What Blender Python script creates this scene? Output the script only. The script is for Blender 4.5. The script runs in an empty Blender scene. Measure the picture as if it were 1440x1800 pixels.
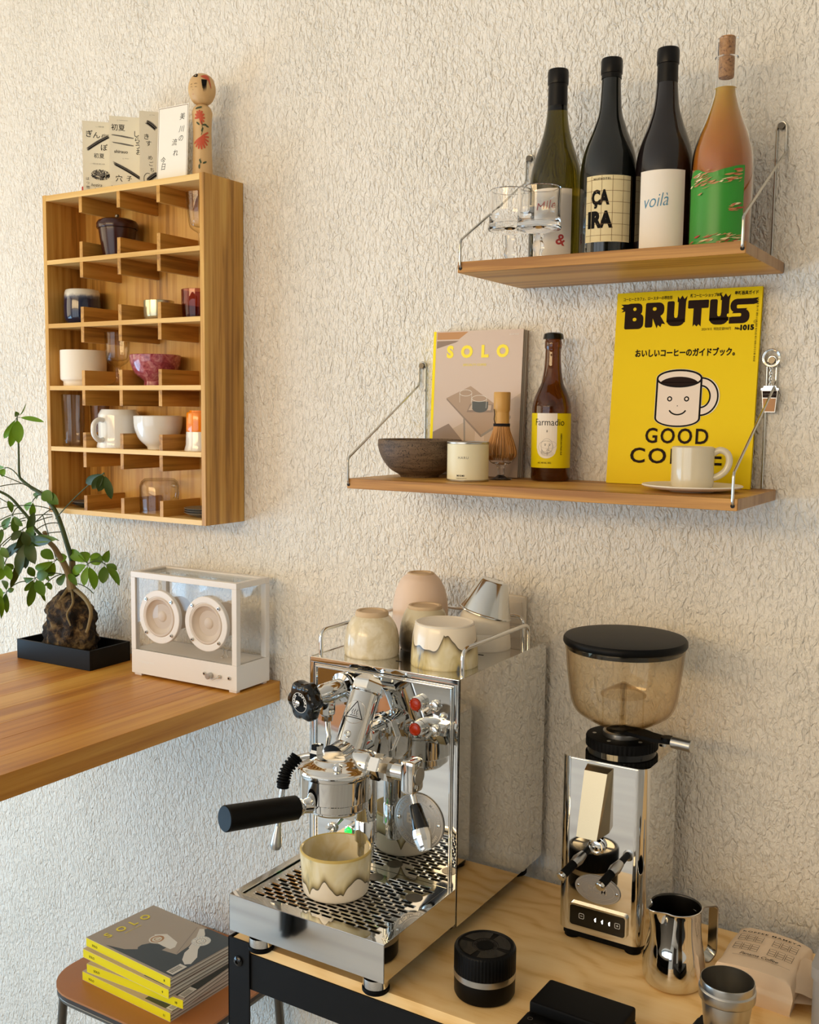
import bpy, bmesh, math, random
from math import pi, sin, cos, radians as rad
from mathutils import Vector as V, Matrix, Euler, noise as mnoise

random.seed(7)
SC = bpy.context.scene
COL = SC.collection
H = 1.55          # camera height
D = 1.57          # camera to wall
F, YAW, PIT, ROL = 1823.53, 0.553161, 0.096152, 0.0115534

# ---------------------------------------------------------------- camera
cy_, sy_, cp_, sp_ = cos(YAW), sin(YAW), cos(PIT), sin(PIT)
FWD = V((-sy_ * cp_, cy_ * cp_, -sp_)); R0 = V((cy_, sy_, 0)); U0 = R0.cross(FWD)
RT = R0 * cos(ROL) + U0 * sin(ROL); UP = U0 * cos(ROL) - R0 * sin(ROL)
CAM = V((0, -D, H))
cd = bpy.data.cameras.new('camera'); cam = bpy.data.objects.new('camera', cd); COL.objects.link(cam)
M3 = Matrix((RT, UP, -FWD)).transposed()
cam.matrix_world = Matrix.Translation(CAM) @ M3.to_4x4()
cd.sensor_fit = 'VERTICAL'; cd.sensor_height = 24; cd.lens = F / 1800 * 24
cd.clip_start = .02
SC.camera = cam

def at(u, v, ax, val):
    """the point of the place seen at a photo pixel, on the plane x, y or z = val"""
    d = RT * ((u - 720) / F) + UP * (-(v - 900) / F) + FWD
    i = 'xyz'.index(ax)
    return CAM + d * ((val - CAM[i]) / d[i])

# ---------------------------------------------------------------- light and exposure
SC.view_settings.view_transform = 'Standard'
SC.view_settings.look = 'None'
SC.view_settings.gamma = 1
SC.view_settings.exposure = 0.0
SC.view_settings.use_curve_mapping = False
SC.cycles.max_bounces = 12
SC.cycles.transparent_max_bounces = 12
SC.cycles.transmission_bounces = 12
SC.cycles.glossy_bounces = 6
SC.cycles.diffuse_bounces = 5
SC.cycles.sample_clamp_indirect = 6

w = bpy.data.worlds.new('world'); SC.world = w; w.use_nodes = True
w.node_tree.nodes['Background'].inputs[0].default_value = (0.75, 0.87, 1, 1)
w.node_tree.nodes['Background'].inputs[1].default_value = 1.0

def area(name, loc, target, sx, sy, col, power, spread=180):
    l = bpy.data.lights.new(name, 'AREA'); l.shape = 'RECTANGLE'; l.size = sx; l.size_y = sy
    l.color = col; l.energy = power; l.spread = rad(spread)
    o = bpy.data.objects.new(name, l); COL.objects.link(o); o.location = loc
    o.rotation_euler = (V(target) - V(loc)).to_track_quat('-Z', 'Y').to_euler()
    return o
# cool daylight through the lower side window, sun-warmed light through its upper sashes, daylight from the window behind
area('side_window_daylight', (-3.32, -1.75, .72), (0, -1.75, .72), 2.1, 1.1, (.40, .70, 1), 50)
area('side_window_sunlight', (-3.32, -1.75, 1.92), (0, -1.75, 1.92), 2.1, .85, (1, .74, .38), 16)
area('back_window_daylight', (-1.5, -4.12, 1.25), (-1.5, 0, 1.25), 3.1, 1.6, (.97, .97, .95), 19)
area('back_window_sunlight', (-1.5, -4.12, 2.32), (-1.5, 0, 2.32), 3.1, .45, (1, .68, .31), 54)

# ---------------------------------------------------------------- materials
def lin(h):
    h = h.lstrip('#'); r = [int(h[i:i + 2], 16) / 255 for i in (0, 2, 4)]
    return tuple((x / 12.92 if x <= .04045 else ((x + .055) / 1.055) ** 2.4) for x in r) + (1,)
MATS = {}
def mat(name, col='#808080', rough=.5, metal=0, **kw):
    m = bpy.data.materials.new(name); m.use_nodes = True; MATS[name] = m
    b = m.node_tree.nodes['Principled BSDF']
    b.inputs['Base Color'].default_value = lin(col)
    b.inputs['Roughness'].default_value = rough; b.inputs['Metallic'].default_value = metal
    for k, v in kw.items():
        b.inputs[k.replace('_', ' ')].default_value = v
    return m
class NT:
    def __init__(s, m): s.t = m.node_tree; s.b = s.t.nodes['Principled BSDF']
    def n(s, typ, **kw):
        n = s.t.nodes.new(typ)
        for k, v in kw.items():
            if k in n.inputs: n.inputs[k].default_value = v
            else: setattr(n, k, v)
        return n
    def l(s, a, b): s.t.links.new(a, b)
    def coord(s, scale=(1, 1, 1), rot=(0, 0, 0)):
        tc = s.n('ShaderNodeTexCoord'); mp = s.n('ShaderNodeMapping')
        mp.inputs['Scale'].default_value = scale; mp.inputs['Rotation'].default_value = rot
        s.l(tc.outputs['Object'], mp.inputs[0]); return mp.outputs[0]
    def noise(s, co, scale, detail=3, rough=.5, dist=0):
        n = s.n('ShaderNodeTexNoise'); n.inputs['Scale'].default_value = scale; n.inputs['Detail'].default_value = detail
        n.inputs['Roughness'].default_value = rough; n.inputs['Distortion'].default_value = dist
        s.l(co, n.inputs['Vector']); return n.outputs['Fac']
    def ramp(s, fac, stops, interp='LINEAR'):
        r = s.n('ShaderNodeValToRGB'); r.color_ramp.interpolation = interp
        e = r.color_ramp.elements
        while len(e) < len(stops): e.new(.5)
        for i, (p, c) in enumerate(stops):
            e[i].position = p; e[i].color = lin(c) if isinstance(c, str) else (c, c, c, 1)
        s.l(fac, r.inputs[0]); return r.outputs[0]
    def math(s, op, a, b=None, c=None):
        n = s.n('ShaderNodeMath', operation=op)
        for i, x in enumerate((a, b, c)):
            if x is None: continue
            if isinstance(x, (int, float)): n.inputs[i].default_value = x
            else: s.l(x, n.inputs[i])
        return n.outputs[0]
    def mix(s, f, a, b):
        n = s.n('ShaderNodeMix', data_type='RGBA')
        for sock, x in ((n.inputs[0], f), (n.inputs[6], a), (n.inputs[7], b)):
            if isinstance(x, str): sock.default_value = lin(x)
            elif isinstance(x, (int, float)): sock.default_value = x
            else: s.l(x, sock)
        return n.outputs[2]
    def bump(s, h, strength=.5, dist=.01):
        b = s.n('ShaderNodeBump'); b.inputs['Strength'].default_value = strength; b.inputs['Distance'].default_value = dist
        s.l(h, b.inputs['Height']); s.l(b.outputs[0], s.b.inputs['Normal']); return b
    def col(s, x): s.l(x, s.b.inputs['Base Color'])

def wood(name, c1, c2, c3, axis=0, dens=1.0, rough=.45, shift=0.0):
    m = mat(name, c1, rough); t = NT(m)
    sc = [60 * dens] * 3; sc[axis] = 2.2 * dens
    co = t.coord(tuple(sc))
    info = t.n('ShaderNodeObjectInfo')
    ad = t.n('ShaderNodeVectorMath', operation='MULTIPLY_ADD'); t.l(info.outputs['Random'], ad.inputs[0])
    ad.inputs[1].default_value = (37 + shift, 91, 53); t.l(co, ad.inputs[2])
    co = ad.outputs[0]
    a = t.noise(co, 1.0, 5, .6, .4)
    sc2 = [9 * dens] * 3; sc2[axis] = .9 * dens
    b = t.noise(t.coord(tuple(sc2)), 1.0, 2, .5, .8)
    s = t.math('ADD', t.math('MULTIPLY', a, .65), t.math('MULTIPLY', b, .45))
    t.col(t.ramp(s, [(.43, c1), (.53, c2), (.64, c3)]))
    t.bump(a, .15, .0006)
    return m

def plaster():
    m = mat('plaster', '#efe9dd', .82); t = NT(m)
    co = t.coord((1, 1, .55))
    n1 = t.noise(co, 120, 2, .5, 1.1)
    n2 = t.noise(co, 260, 2, .5, .6)
    n3 = t.noise(co, 7, 3, .5)
    n4 = t.noise(co, 55, 2, .5, 1.4)
    r1 = t.math('ABSOLUTE', t.math('SUBTRACT', n4, .5))
    ridge = t.math('POWER', t.math('SUBTRACT', 1.0, t.math('MULTIPLY', r1, 2.2)), 2.0)
    h = t.math('ADD', t.math('MULTIPLY', n1, 1.25), t.math('MULTIPLY', n2, .35))
    h = t.math('ADD', h, t.math('MULTIPLY', ridge, .25))
    amp = t.math('ADD', .6, t.math('MULTIPLY', n3, .8))
    h = t.math('MULTIPLY', h, amp)
    t.bump(h, .95, .0072)
    t.col(t.mix(n3, '#f1ece2', '#e9e3d6'))
    return m
plaster()
mat('paint_white', '#e2e0db', .9)
mat('door_dark', '#3a2f27', .5)
mat('ceiling_white', '#e8e5df', .9)
wood('floor_wood', '#a5a39f', '#b5b3af', '#c2c0bb', 0, .35, .5)
wood('oak_x', '#b07c33', '#c89647', '#d8ab5c', 0)
wood('oak_z', '#8e6122', '#bb873a', '#d0a253', 2, 1.2)
wood('oak_y', '#8e6022', '#ba8638', '#c99648', 1)
wood('oak_edge', '#c89848', '#deb56c', '#e8c480', 0, .8)
wood('oak_shelf', '#935f20', '#c08a3e', '#d3a354', 0, .8)
wood('oak_end', '#8a6544', '#9d7853', '#a98762', 2, 1.4)
wood('stave_1', '#a86a1c', '#c0832c', '#cf963c', 1, .8, .36)
wood('stave_2', '#b27823', '#cb9138', '#d8a249', 1, .8, .36, 5)
wood('stave_3', '#a06118', '#b87724', '#c98a34', 1, .8, .36, 9)

def plywood():
    m = mat('plywood', '#d0aa6b', .42); t = NT(m)
    co = t.coord((1.6, 9, 9))
    wp = t.noise(co, 1.3, 2, .5, .6)
    v = t.n('ShaderNodeTexWave', wave_type='BANDS', bands_direction='Y'); t.l(t.coord((1, 1, 1)), v.inputs[0])
    v.inputs['Scale'].default_value = 7; v.inputs['Distortion'].default_value = 14; v.inputs['Detail'].default_value = 2; v.inputs['Detail Scale'].default_value = .9
    f = t.noise(t.coord((3, 120, 120)), 1, 4, .6)
    s = t.math('ADD', t.math('MULTIPLY', v.outputs['Fac'], .28), t.math('ADD', t.math('MULTIPLY', wp, .44), t.math('MULTIPLY', f, .34)))
    t.col(t.ramp(s, [(.30, '#e0af66'), (.46, '#f2c987'), (.8, '#fad79b')]))
    return m
plywood()
wood('plywood_edge', '#a9824e', '#c9a068', '#d8b47f', 0, 2)

mat('chrome', '#dcdcda', .035, 1)
mat('chrome_soft', '#d2d2ce', .12, 1)
mat('steel_brushed', '#b9b7b2', .28, 1)
mat('steel_wire', '#c8c6bf', .2, 1)
mat('steel_dark', '#6b655c', .3, 1)
mat('chute_steel', '#b9a888', .22, 1)  # tan tint is a warm reflection put into the steel's colour
mat('steel_inside_shade', '#4c4945', .35, 1)  # darker than the outside: shade within the pitcher put into the colour
mat('badge_metal', '#a8a39b', .5, 1)
mat('badge_relief', '#d8d3ca', .35, 1)
mat('black_plastic', '#040404', .42, 0, Specular_IOR_Level=.14)
mat('black_gloss', '#080808', .06)
mat('black_rubber', '#050505', .6, 0, Specular_IOR_Level=.12)
mat('black_metal', '#0d0d0e', .45, 0, Specular_IOR_Level=.2)
mat('hole_dark', '#070707', .8)
mat('glass_black', '#050505', .03)
mat('speaker_white', '#e4dfd9', .5)
mat('speaker_cone', '#c8b9a9', .55)
mat('rock_wool', '#cfc9c0', .8)
G = dict(Transmission_Weight=1.0, IOR=1.46)
mat('glass_clear', '#ffffff', 0.0, 0, **G)
def thin_glass(name, tint, edge, k=1.0):
    """thin blown glass or pane: lets light straight through, mirrors at its surfaces, tinted more where it is seen edge-on"""
    m = mat(name, tint, 0); nt = m.node_tree; t = NT(m)
    tr = t.n('ShaderNodeBsdfTransparent'); gl = t.n('ShaderNodeBsdfGlossy'); gl.inputs['Roughness'].default_value = .01
    lw = t.n('ShaderNodeLayerWeight'); lw.inputs['Blend'].default_value = .5; fc = lw.outputs['Facing']
    t.l(t.mix(t.math('POWER', fc, 3.0), tint, edge), tr.inputs['Color'])
    fr = t.math('ADD', .035, t.math('MULTIPLY', t.math('POWER', fc, 5.0), .7))
    mx = t.n('ShaderNodeMixShader'); t.l(t.math('MULTIPLY', fr, k), mx.inputs[0]); t.l(tr.outputs[0], mx.inputs[1]); t.l(gl.outputs[0], mx.inputs[2])
    t.l(mx.outputs[0], nt.nodes['Material Output'].inputs['Surface'])
thin_glass('glass_thin', '#fdfdfc', '#c2bcb0', 1.0)
thin_glass('glass_pane', '#fefefe', '#e4e8e6', .8)
thin_glass('glass_smoke', '#fdf9f1', '#dac8a8', .9)
thin_glass('glass_pink', '#e3bcc0', '#94616a')
thin_glass('glass_grey', '#eee8e6', '#a39a98')
mat('glass_olive', '#4f4610', 0.0, 0, **G)
mat('glass_red_lamp', '#a82c06', .15)
mat('bottle_dark_green', '#0b0d08', .05, 0, Coat_Weight=.4, Coat_Roughness=.02)
mat('bottle_dark_red', '#120907', .05, 0, Coat_Weight=.4, Coat_Roughness=.02)
mat('bottle_amber', '#6e360a', .02, 0, Transmission_Weight=.85, IOR=1.5)
mat('wine_capsule', '#090706', .35, 0, Specular_IOR_Level=.25)
mat('wax_cream', '#d6d3a8', .5)
def orange_wine():
    m = mat('orange_wine', '#c97400', .2, 0, Transmission_Weight=.12, IOR=1.36, Subsurface_Weight=.25, Subsurface_Scale=.015)
    m.node_tree.nodes['Principled BSDF'].inputs['Subsurface Radius'].default_value = (1, .5, .1)
    t = NT(m); g = t.n('ShaderNodeSeparateXYZ'); tc = t.n('ShaderNodeTexCoord'); t.l(tc.outputs['Object'], g.inputs[0])
    # cloudy wine: the sediment makes it deeper low down in the bottle
    f = t.math('MULTIPLY', g.outputs[2], 4.3)
    t.col(t.ramp(f, [(.0, '#a85500'), (.5, '#c86f00'), (.75, '#d88f08'), (1, '#e0b53a')]))
orange_wine()
def cork():
    m = mat('cork', '#b98a56', .85); t = NT(m)
    n = t.noise(t.coord((300, 300, 300)), 1, 3, .6)
    t.col(t.ramp(n, [(.34, '#6d3f1c'), (.42, '#b07c48'), (.7, '#cc9a63')]))
cork()
def label_green():
    m = mat('label_green', '#2b8a25', .35)
label_green()
mat('label_cream', '#e2d3a6', .6)
mat('label_white', '#e9e0d2', .6)
mat('label_line', '#7a5a36', .6)
mat('ink_black', '#100d0b', .7, 0, Specular_IOR_Level=.15)
mat('ink_brown', '#24140c', .7, 0, Specular_IOR_Level=.15)
mat('ink_grey', '#6b6660', .6)
mat('ink_blue', '#4b87a6', .6)
mat('ink_red', '#b23a34', .6)
mat('ink_white', '#e8e8e6', .5)
mat('mag_yellow', '#eacb00', .5, 0, Specular_IOR_Level=.18)
mat('spine_yellow', '#fbe214', .5, 0, Specular_IOR_Level=.2)
mat('solo_yellow', '#f8e22a', .4)
mat('mag_pink', '#cdb7a6', .45)
mat('mag_tan', '#a98d74', .45)
mat('mag_tan_light', '#bda58f', .45)
mat('mag_brown', '#8a7361', .45)
mat('mag_wood', '#b98450', .45)
mat('mag_slate', '#3d4241', .4)
mat('mag_taupe', '#b5a590', .4)
mat('mag_shade', '#8d8276', .4)
mat('mug_print', '#e3d4c4', .45)
mat('paper', '#c9c2b8', .8)
mat('paper_white', '#e7e2d6', .8)
mat('card_cream', '#e6dfca', .7)
mat('card_white', '#efeadd', .7)
mat('label_yellow', '#dcc700', .5, 0, Specular_IOR_Level=.2)
mat('tin_cream', '#e3dcbc', .4)
mat('matcha_bamboo', '#c9994e', .45)
mat('bamboo_tine', '#c08a4c', .6)
mat('thread_black', '#151013', .8)
mat('lacquer_brown', '#35140f', .2, 0)
mat('glaze_blue', '#10183c', .1, 0, Coat_Weight=.6)
mat('glaze_cream', '#d8cdb2', .2, 0, Coat_Weight=.5)
mat('glaze_cream_matte', '#ece3d2', .55)
mat('glaze_white', '#e4e2db', .12, 0, Coat_Weight=.6)
mat('glaze_orange', '#f08405', .15, 0, Coat_Weight=.5)
mat('clay_bare', '#b99366', .8)
mat('clay_foot', '#cdb391', .8)
mat('lustre', '#c9c2a2', .2, .7)
mat('pink_clay', '#e3cab4', .6)
mat('plate_grey', '#6f6a62', .4)
mat('plate_dark', '#262423', .4)
mat('bag_kraft', '#e2c9ac', .75)
mat('leather_tan', '#b5733c', .42)
mat('grey_plastic', '#9b9a9b', .35)
mat('tray_black', '#0d0c0b', .5, 0, Specular_IOR_Level=.2)
mat('leaf_stem', '#3b4a1e', .55)
mat('bark_light', '#7c6a44', .8)
mat('kokeshi_red', '#c1502f', .6)
mat('kokeshi_green', '#3f4a2c', .6)
mat('socket_white', '#e6dccb', .35)
e = mat('led_white', '#ffffff', .3); e.node_tree.nodes['Principled BSDF'].inputs['Emission Color'].default_value = (1, 1, 1, 1); e.node_tree.nodes['Principled BSDF'].inputs['Emission Strength'].default_value = 3
e = mat('led_green', '#0a7a1c', .2); e.node_tree.nodes['Principled BSDF'].inputs['Emission Color'].default_value = (.02, 1, .1, 1); e.node_tree.nodes['Principled BSDF'].inputs['Emission Strength'].default_value = 1.4
def kokeshi_wood():
    m = mat('kokeshi_wood', '#cda875', .5); t = NT(m)
    t.col(t.ramp(t.noise(t.coord((60, 60, 5)), 1, 3), [(.3, '#c39d68'), (.7, '#d4b07c')]))
kokeshi_wood()
def leafm():
    for nm, a, b in (('leaf_mid', '#3b5a08', '#547512'), ('leaf_dark', '#233408', '#3a4e12'), ('leaf_bright', '#547a0e', '#6f9a18')):
        m = mat(nm, a, .45, 0, Specular_IOR_Level=.35); t = NT(m)
        t.col(t.mix(t.noise(t.coord((30, 30, 30)), 1, 2), a, b))
leafm()
def rockm():
    m = mat('rock', '#5c4a30', .9); t = NT(m)
    n = t.noise(t.coord((1, 1, 1)), 60, 6, .7, .5)
    k = t.noise(t.coord((1, 1, 1)), 18, 3, .6, 1)
    s = t.math('ADD', t.math('MULTIPLY', n, .6), t.math('MULTIPLY', k, .45))
    t.col(t.ramp(s, [(.42, '#0a0705'), (.50, '#241609'), (.57, '#5c4627'), (.68, '#8a744c')]))
    t.bump(s, 1, .012)
rockm()
def speckle(name, base, dark, sc=500, lo=.33, rough=.5, bands=None):
    m = mat(name, base, rough); t = NT(m)
    n = t.noise(t.coord((sc, sc, sc)), 1, 2, .5)
    k = t.noise(t.coord((sc * .05, sc * .05, sc * .3)), 1, 3, .6)
    c = t.ramp(k, [(.35, dark), (.6, base)])
    t.col(t.mix(t.ramp(n, [(lo, 1.0), (lo + .05, 0.0)]), c, '#1c130c'))
    return m
speckle('stoneware', '#6d5843', '#4a3a2b', 520, .36, .6)
def pinkbowl():
    m = mat('glaze_pink', '#9c4a52', .15, 0, Coat_Weight=.5); t = NT(m)
    t.col(t.ramp(t.noise(t.coord((60, 60, 60)), 1, 4, .7, 1), [(.35, '#7a2638'), (.5, '#a04a55'), (.65, '#c07f7d')]))
pinkbowl()
def blotch(name, a, b, sc=70, rough=.25):
    m = mat(name, a, rough, 0, Coat_Weight=.4); t = NT(m)
    t.col(t.ramp(t.noise(t.coord((sc, sc, sc * .7)), 1, 3, .6, .6), [(.4, b), (.6, a)]))
blotch('glaze_mottled', '#e6dcc4', '#d8caa8')
blotch('glaze_pour', '#e8dfc6', '#dccb9a', 30)
def two_tone(name, za, zb, ca, cb, rough=.3, cm=None, nz=.006):
    """glaze that runs from colour a (below za) to b (above zb), uneven edge"""
    m = mat(name, ca, rough, 0, Coat_Weight=.4); t = NT(m)
    tc = t.n('ShaderNodeTexCoord'); g = t.n('ShaderNodeSeparateXYZ'); t.l(tc.outputs['Object'], g.inputs[0])
    n = t.noise(t.coord((70, 70, 70)), 1, 4, .6)
    z = t.math('ADD', g.outputs[2], t.math('MULTIPLY', t.math('SUBTRACT', n, .5), nz * 6))
    f = t.n('ShaderNodeMapRange'); t.l(z, f.inputs[0]); f.inputs[1].default_value = za; f.inputs[2].default_value = zb
    st = [(0, ca), (1, cb)] if not cm else [(0, ca), (.5, cm), (1, cb)]
    t.col(t.ramp(f.outputs[0], st))
two_tone('glaze_smoked', .008, .05, '#2c241a', '#cbbf9f', .4, '#6d6048')
two_tone('glaze_blue_rim', .052, .063, '#0f1838', '#d3cdbd', .12, '#5b6273', .002)

def drip(name, inv):
    """clay cup with a running glaze whose edge hangs in drips"""
    m = mat(name, '#e6dac0', .3, 0, Coat_Weight=.3); t = NT(m)
    tc = t.n('ShaderNodeTexCoord'); g = t.n('ShaderNodeSeparateXYZ'); t.l(tc.outputs['Object'], g.inputs[0])
    z = g.outputs[2]
    ang = t.math('ARCTAN2', g.outputs[1], g.outputs[0])
    cmb = t.n('ShaderNodeCombineXYZ'); t.l(ang, cmb.inputs[0])
    n = t.noise(cmb.outputs[0], 2.6, 1, .5)
    n9 = t.noise(cmb.outputs[0], 1.1, 1, .5)
    s = t.math('ABSOLUTE', t.math('SINE', t.math('ADD', t.math('MULTIPLY', ang, 2.6 if inv else 3.1), t.math('MULTIPLY', n9, 5))))
    amp = t.math('ADD', .008 if inv else .004, t.math('MULTIPLY', n, .034))
    drop = t.math('MULTIPLY', t.math('SUBTRACT', 1, t.math('POWER', s, .62)) if inv else t.math('POWER', t.math('SUBTRACT', 1, s), .8), amp)
    if inv:   # cup stands upside down: glaze below, drips point up
        d = t.math('SUBTRACT', t.math('ADD', drop, .029), z)
    else:
        d = t.math('SUBTRACT', z, t.math('SUBTRACT', .034, drop))
    body = t.noise(t.coord((26, 26, 12)), 1, 3, .6, .5)
    glaze = t.ramp(body, [(.34, '#4d6076' if inv else '#8b8a76'), (.42, '#bda96a' if inv else '#c9b988'), (.55, '#dfd2a8'), (.7, '#e8dfc4')])
    edge = t.n('ShaderNodeMapRange'); t.l(d, edge.inputs[0]); edge.inputs[1].default_value = 0; edge.inputs[2].default_value = .017
    dk = t.ramp(edge.outputs[0], [(0, '#1d1a12'), (.35, '#8f7434'), (1, '#d6c48e')])
    gl = t.mix(edge.outputs[0], dk, glaze)
    msk = t.math('GREATER_THAN', d, 0)
    rim = t.math('GREATER_THAN', z, 9 if inv else .0615)
    t.col(t.mix(rim, t.mix(msk, '#ecdfc8', gl), '#cdb264'))
drip('glaze_drip', False); drip('glaze_drip_inverted', True)
def satin_hair():
    m = mat('tine_bundle', '#c28d4e', .6)
satin_hair()

# ---------------------------------------------------------------- mesh helpers
def ax(p, d, up=None):
    """matrix that carries +z to direction d at point p"""
    d = V(d).normalized(); q = d.to_track_quat('Z', 'Y')
    if up is not None:
        x = V(up).cross(d).normalized(); y = d.cross(x)
        return Matrix.Translation(V(p)) @ Matrix((x, y, d)).transposed().to_4x4()
    return Matrix.Translation(V(p)) @ q.to_matrix().to_4x4()
def T(x=0, y=0, z=0, rx=0, ry=0, rz=0):
    return Matrix.Translation((x, y, z)) @ Euler((rx, ry, rz)).to_matrix().to_4x4()
class MB:
    def __init__(s): s.v = []; s.f = []; s.m = []; s.wn = False
    def add(s, vs, fs, m=0, X=None):
        o = len(s.v)
        for p in vs:
            p = V(p); s.v.append(X @ p if X is not None else p)
        for i, f in enumerate(fs):
            s.f.append([o + k for k in f]); s.m.append(m[i] if isinstance(m, list) else m)
        return s
    def box(s, c, d, m=0, bev=0, X=None, seg=2):
        bm = bmesh.new(); bmesh.ops.create_cube(bm, size=1)
        for q in bm.verts: q.co = V((c[0] + q.co.x * d[0], c[1] + q.co.y * d[1], c[2] + q.co.z * d[2]))
        if bev: bmesh.ops.bevel(bm, geom=bm.edges[:], offset=min(bev, min(d) * .49), segments=seg, profile=.5, affect='EDGES'); s.wn = True
        s.bm(bm, m, X); return s
    def b2(s, x0, x1, y0, y1, z0, z1, m=0, bev=0, X=None):
        return s.box(((x0 + x1) / 2, (y0 + y1) / 2, (z0 + z1) / 2), (x1 - x0, y1 - y0, z1 - z0), m, bev, X)
    def bm(s, bm, m=0, X=None):
        bm.verts.index_update()
        s.add([q.co.copy() for q in bm.verts], [[q.index for q in f.verts] for f in bm.faces], m, X); bm.free()
    def lathe(s, prof, m=0, n=48, X=None, sx=1, sy=1):
        vs = []; fs = []; ix = []; ms = []
        for r, z in prof:
            if abs(r) < 1e-7: ix.append([len(vs)]); vs.append((0, 0, z))
            else:
                ix.append(list(range(len(vs), len(vs) + n)))
                vs += [(r * cos(2 * pi * k / n) * sx, r * sin(2 * pi * k / n) * sy, z) for k in range(n)]
        for j in range(len(prof) - 1):
            a, b = ix[j], ix[j + 1]; mm = m[j] if isinstance(m, list) else m
            for k in range(n):
                k2 = (k + 1) % n
                if len(a) == 1 and len(b) == 1: continue
                if len(a) == 1: fs.append([a[0], b[k2], b[k]])
                elif len(b) == 1: fs.append([a[k], a[k2], b[0]])
                else: fs.append([a[k], a[k2], b[k2], b[k]])
                ms.append(mm)
        return s.add(vs, fs, ms, X)
    def cyl(s, r, z0, z1, m=0, n=32, X=None, bev=0, r2=None):
        r2 = r if r2 is None else r2
        p = [(0, z0), (r - bev, z0)] + ([(r, z0 + bev)] if bev else []) + ([(r2, z1 - bev)] if bev else []) + [(r2 - bev, z1), (0, z1)]
        return s.lathe(p, m, n, X)
    def tube(s, path, r, m=0, n=10, X=None, cap=True, closed=False):
        P = [V(p) for p in path]; k = len(P); rs = r if isinstance(r, (list, tuple)) else [r] * k
        vs = []; fs = []; t0 = (P[1] - P[0]).normalized(); nrm = t0.orthogonal().normalized()
        for i in range(k):
            if closed: t = (P[(i + 1) % k] - P[i - 1]).normalized()
            elif i == 0: t = t0
            elif i == k - 1: t = (P[-1] - P[-2]).normalized()
            else: t = ((P[i + 1] - P[i]).normalized() + (P[i] - P[i - 1]).normalized()).normalized()
            nrm = (nrm - t * nrm.dot(t)).normalized(); b = t.cross(nrm)
            for j in range(n):
                a = 2 * pi * j / n; vs.append(P[i] + (nrm * cos(a) + b * sin(a)) * rs[i])
        for i in range(k if closed else k - 1):
            i2 = (i + 1) % k
            for j in range(n):
                j2 = (j + 1) % n; fs.append([i * n + j, i * n + j2, i2 * n + j2, i2 * n + j])
        if cap and not closed: fs.append(list(range(n))[::-1]); fs.append([(k - 1) * n + j for j in range(n)])
        return s.add(vs, fs, m, X)
    def prism(s, pts, z0, z1, m=0, X=None):
        s.wn = s.wn or len(pts) > 8
        n = len(pts); vs = [(x, y, z0) for x, y in pts] + [(x, y, z1) for x, y in pts]
        fs = [list(range(n))[::-1], list(range(n, 2 * n))] + [[i, (i + 1) % n, n + (i + 1) % n, n + i] for i in range(n)]
        return s.add(vs, fs, m, X)
    def out(s, name, mats, parent=None, smooth=35, label=None):
        me = bpy.data.meshes.new(name); me.from_pydata([tuple(p) for p in s.v], [], s.f)
        for x in (mats if isinstance(mats, (list, tuple)) else [mats]): me.materials.append(MATS[x])
        for p, k in zip(me.polygons, s.m): p.material_index = k
        if smooth:
            me.polygons.foreach_set('use_smooth', [True] * len(me.polygons)); me.set_sharp_from_angle(angle=rad(smooth))
        bm = bmesh.new(); bm.from_mesh(me); bmesh.ops.recalc_face_normals(bm, faces=bm.faces[:]); bm.to_mesh(me); bm.free()
        o = bpy.data.objects.new(name, me); COL.objects.link(o)
        if s.wn and smooth:
            w = o.modifiers.new('weighted_normals', 'WEIGHTED_NORMAL'); w.weight = 100; w.keep_sharp = True
        if parent is not None: o.parent = parent
        if label: o['label'] = label
        return o
def thing(name, label, cat, loc=(0, 0, 0), rz=0, group=None, rx=0):
    o = bpy.data.objects.new(name, None); COL.objects.link(o); o.empty_display_size = .02
    o.location = loc; o.rotation_euler = (rx, 0, rz); o['label'] = label; o['category'] = cat
    if group: o['group'] = group
    return o
def struct(o): o['kind'] = 'structure'; return o
def sm(pts, n=6):
    """Catmull-Rom through the points"""
    P = [V(p) for p in pts]; out = []
    for i in range(len(P) - 1):
        a = P[i - 1] if i else P[0] * 2 - P[1]; b, c = P[i], P[i + 1]; d = P[i + 2] if i + 2 < len(P) else P[-1] * 2 - P[-2]
        for k in range(n):
            t = k / n
            out.append(.5 * ((2 * b) + (c - a) * t + (2 * a - 5 * b + 4 * c - d) * t * t + (3 * b - a - 3 * c + d) * t ** 3))
    return out + [P[-1]]
def smp(pts, n=5): return [(max(0, q.x), q.y) for q in sm([(a, b, 0) for a, b in pts], n)]
def cup_prof(outer, t, floor):
    """closed wall profile from an outer one that starts on the axis"""
    inner = [(max(r - t, .0001), z) for r, z in outer if z > floor + .0005 and r > t]
    top = inner[-1]
    return outer + [(outer[-1][0] - t * .5, outer[-1][1] + t * .35)] + inner[::-1] + [(inner[0][0] * .75, floor), (0, floor)]
def fillet(path, r, n=5):
    P = [V(p) for p in path]; o = [P[0]]
    for i in range(1, len(P) - 1):
        a = (P[i - 1] - P[i]); b = (P[i + 1] - P[i]); k = min(r, a.length * .45, b.length * .45)
        a.normalize(); b.normalize(); p0 = P[i] + a * k; p1 = P[i] + b * k
        for j in range(n + 1):
            t = j / n; o.append(p0 * (1 - t) ** 2 + P[i] * 2 * t * (1 - t) + p1 * t * t)
    return o + [P[-1]]
def rrect(w, h, r, n=5, cx=0, cy=0):
    o = []
    for sx, sy, a0 in ((1, 1, 0), (-1, 1, 90), (-1, -1, 180), (1, -1, 270)):
        for k in range(n + 1):
            a = rad(a0 + 90 * k / n); o.append((cx + sx * (w / 2 - r) + r * cos(a), cy + sy * (h / 2 - r) + r * sin(a)))
    return o

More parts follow.
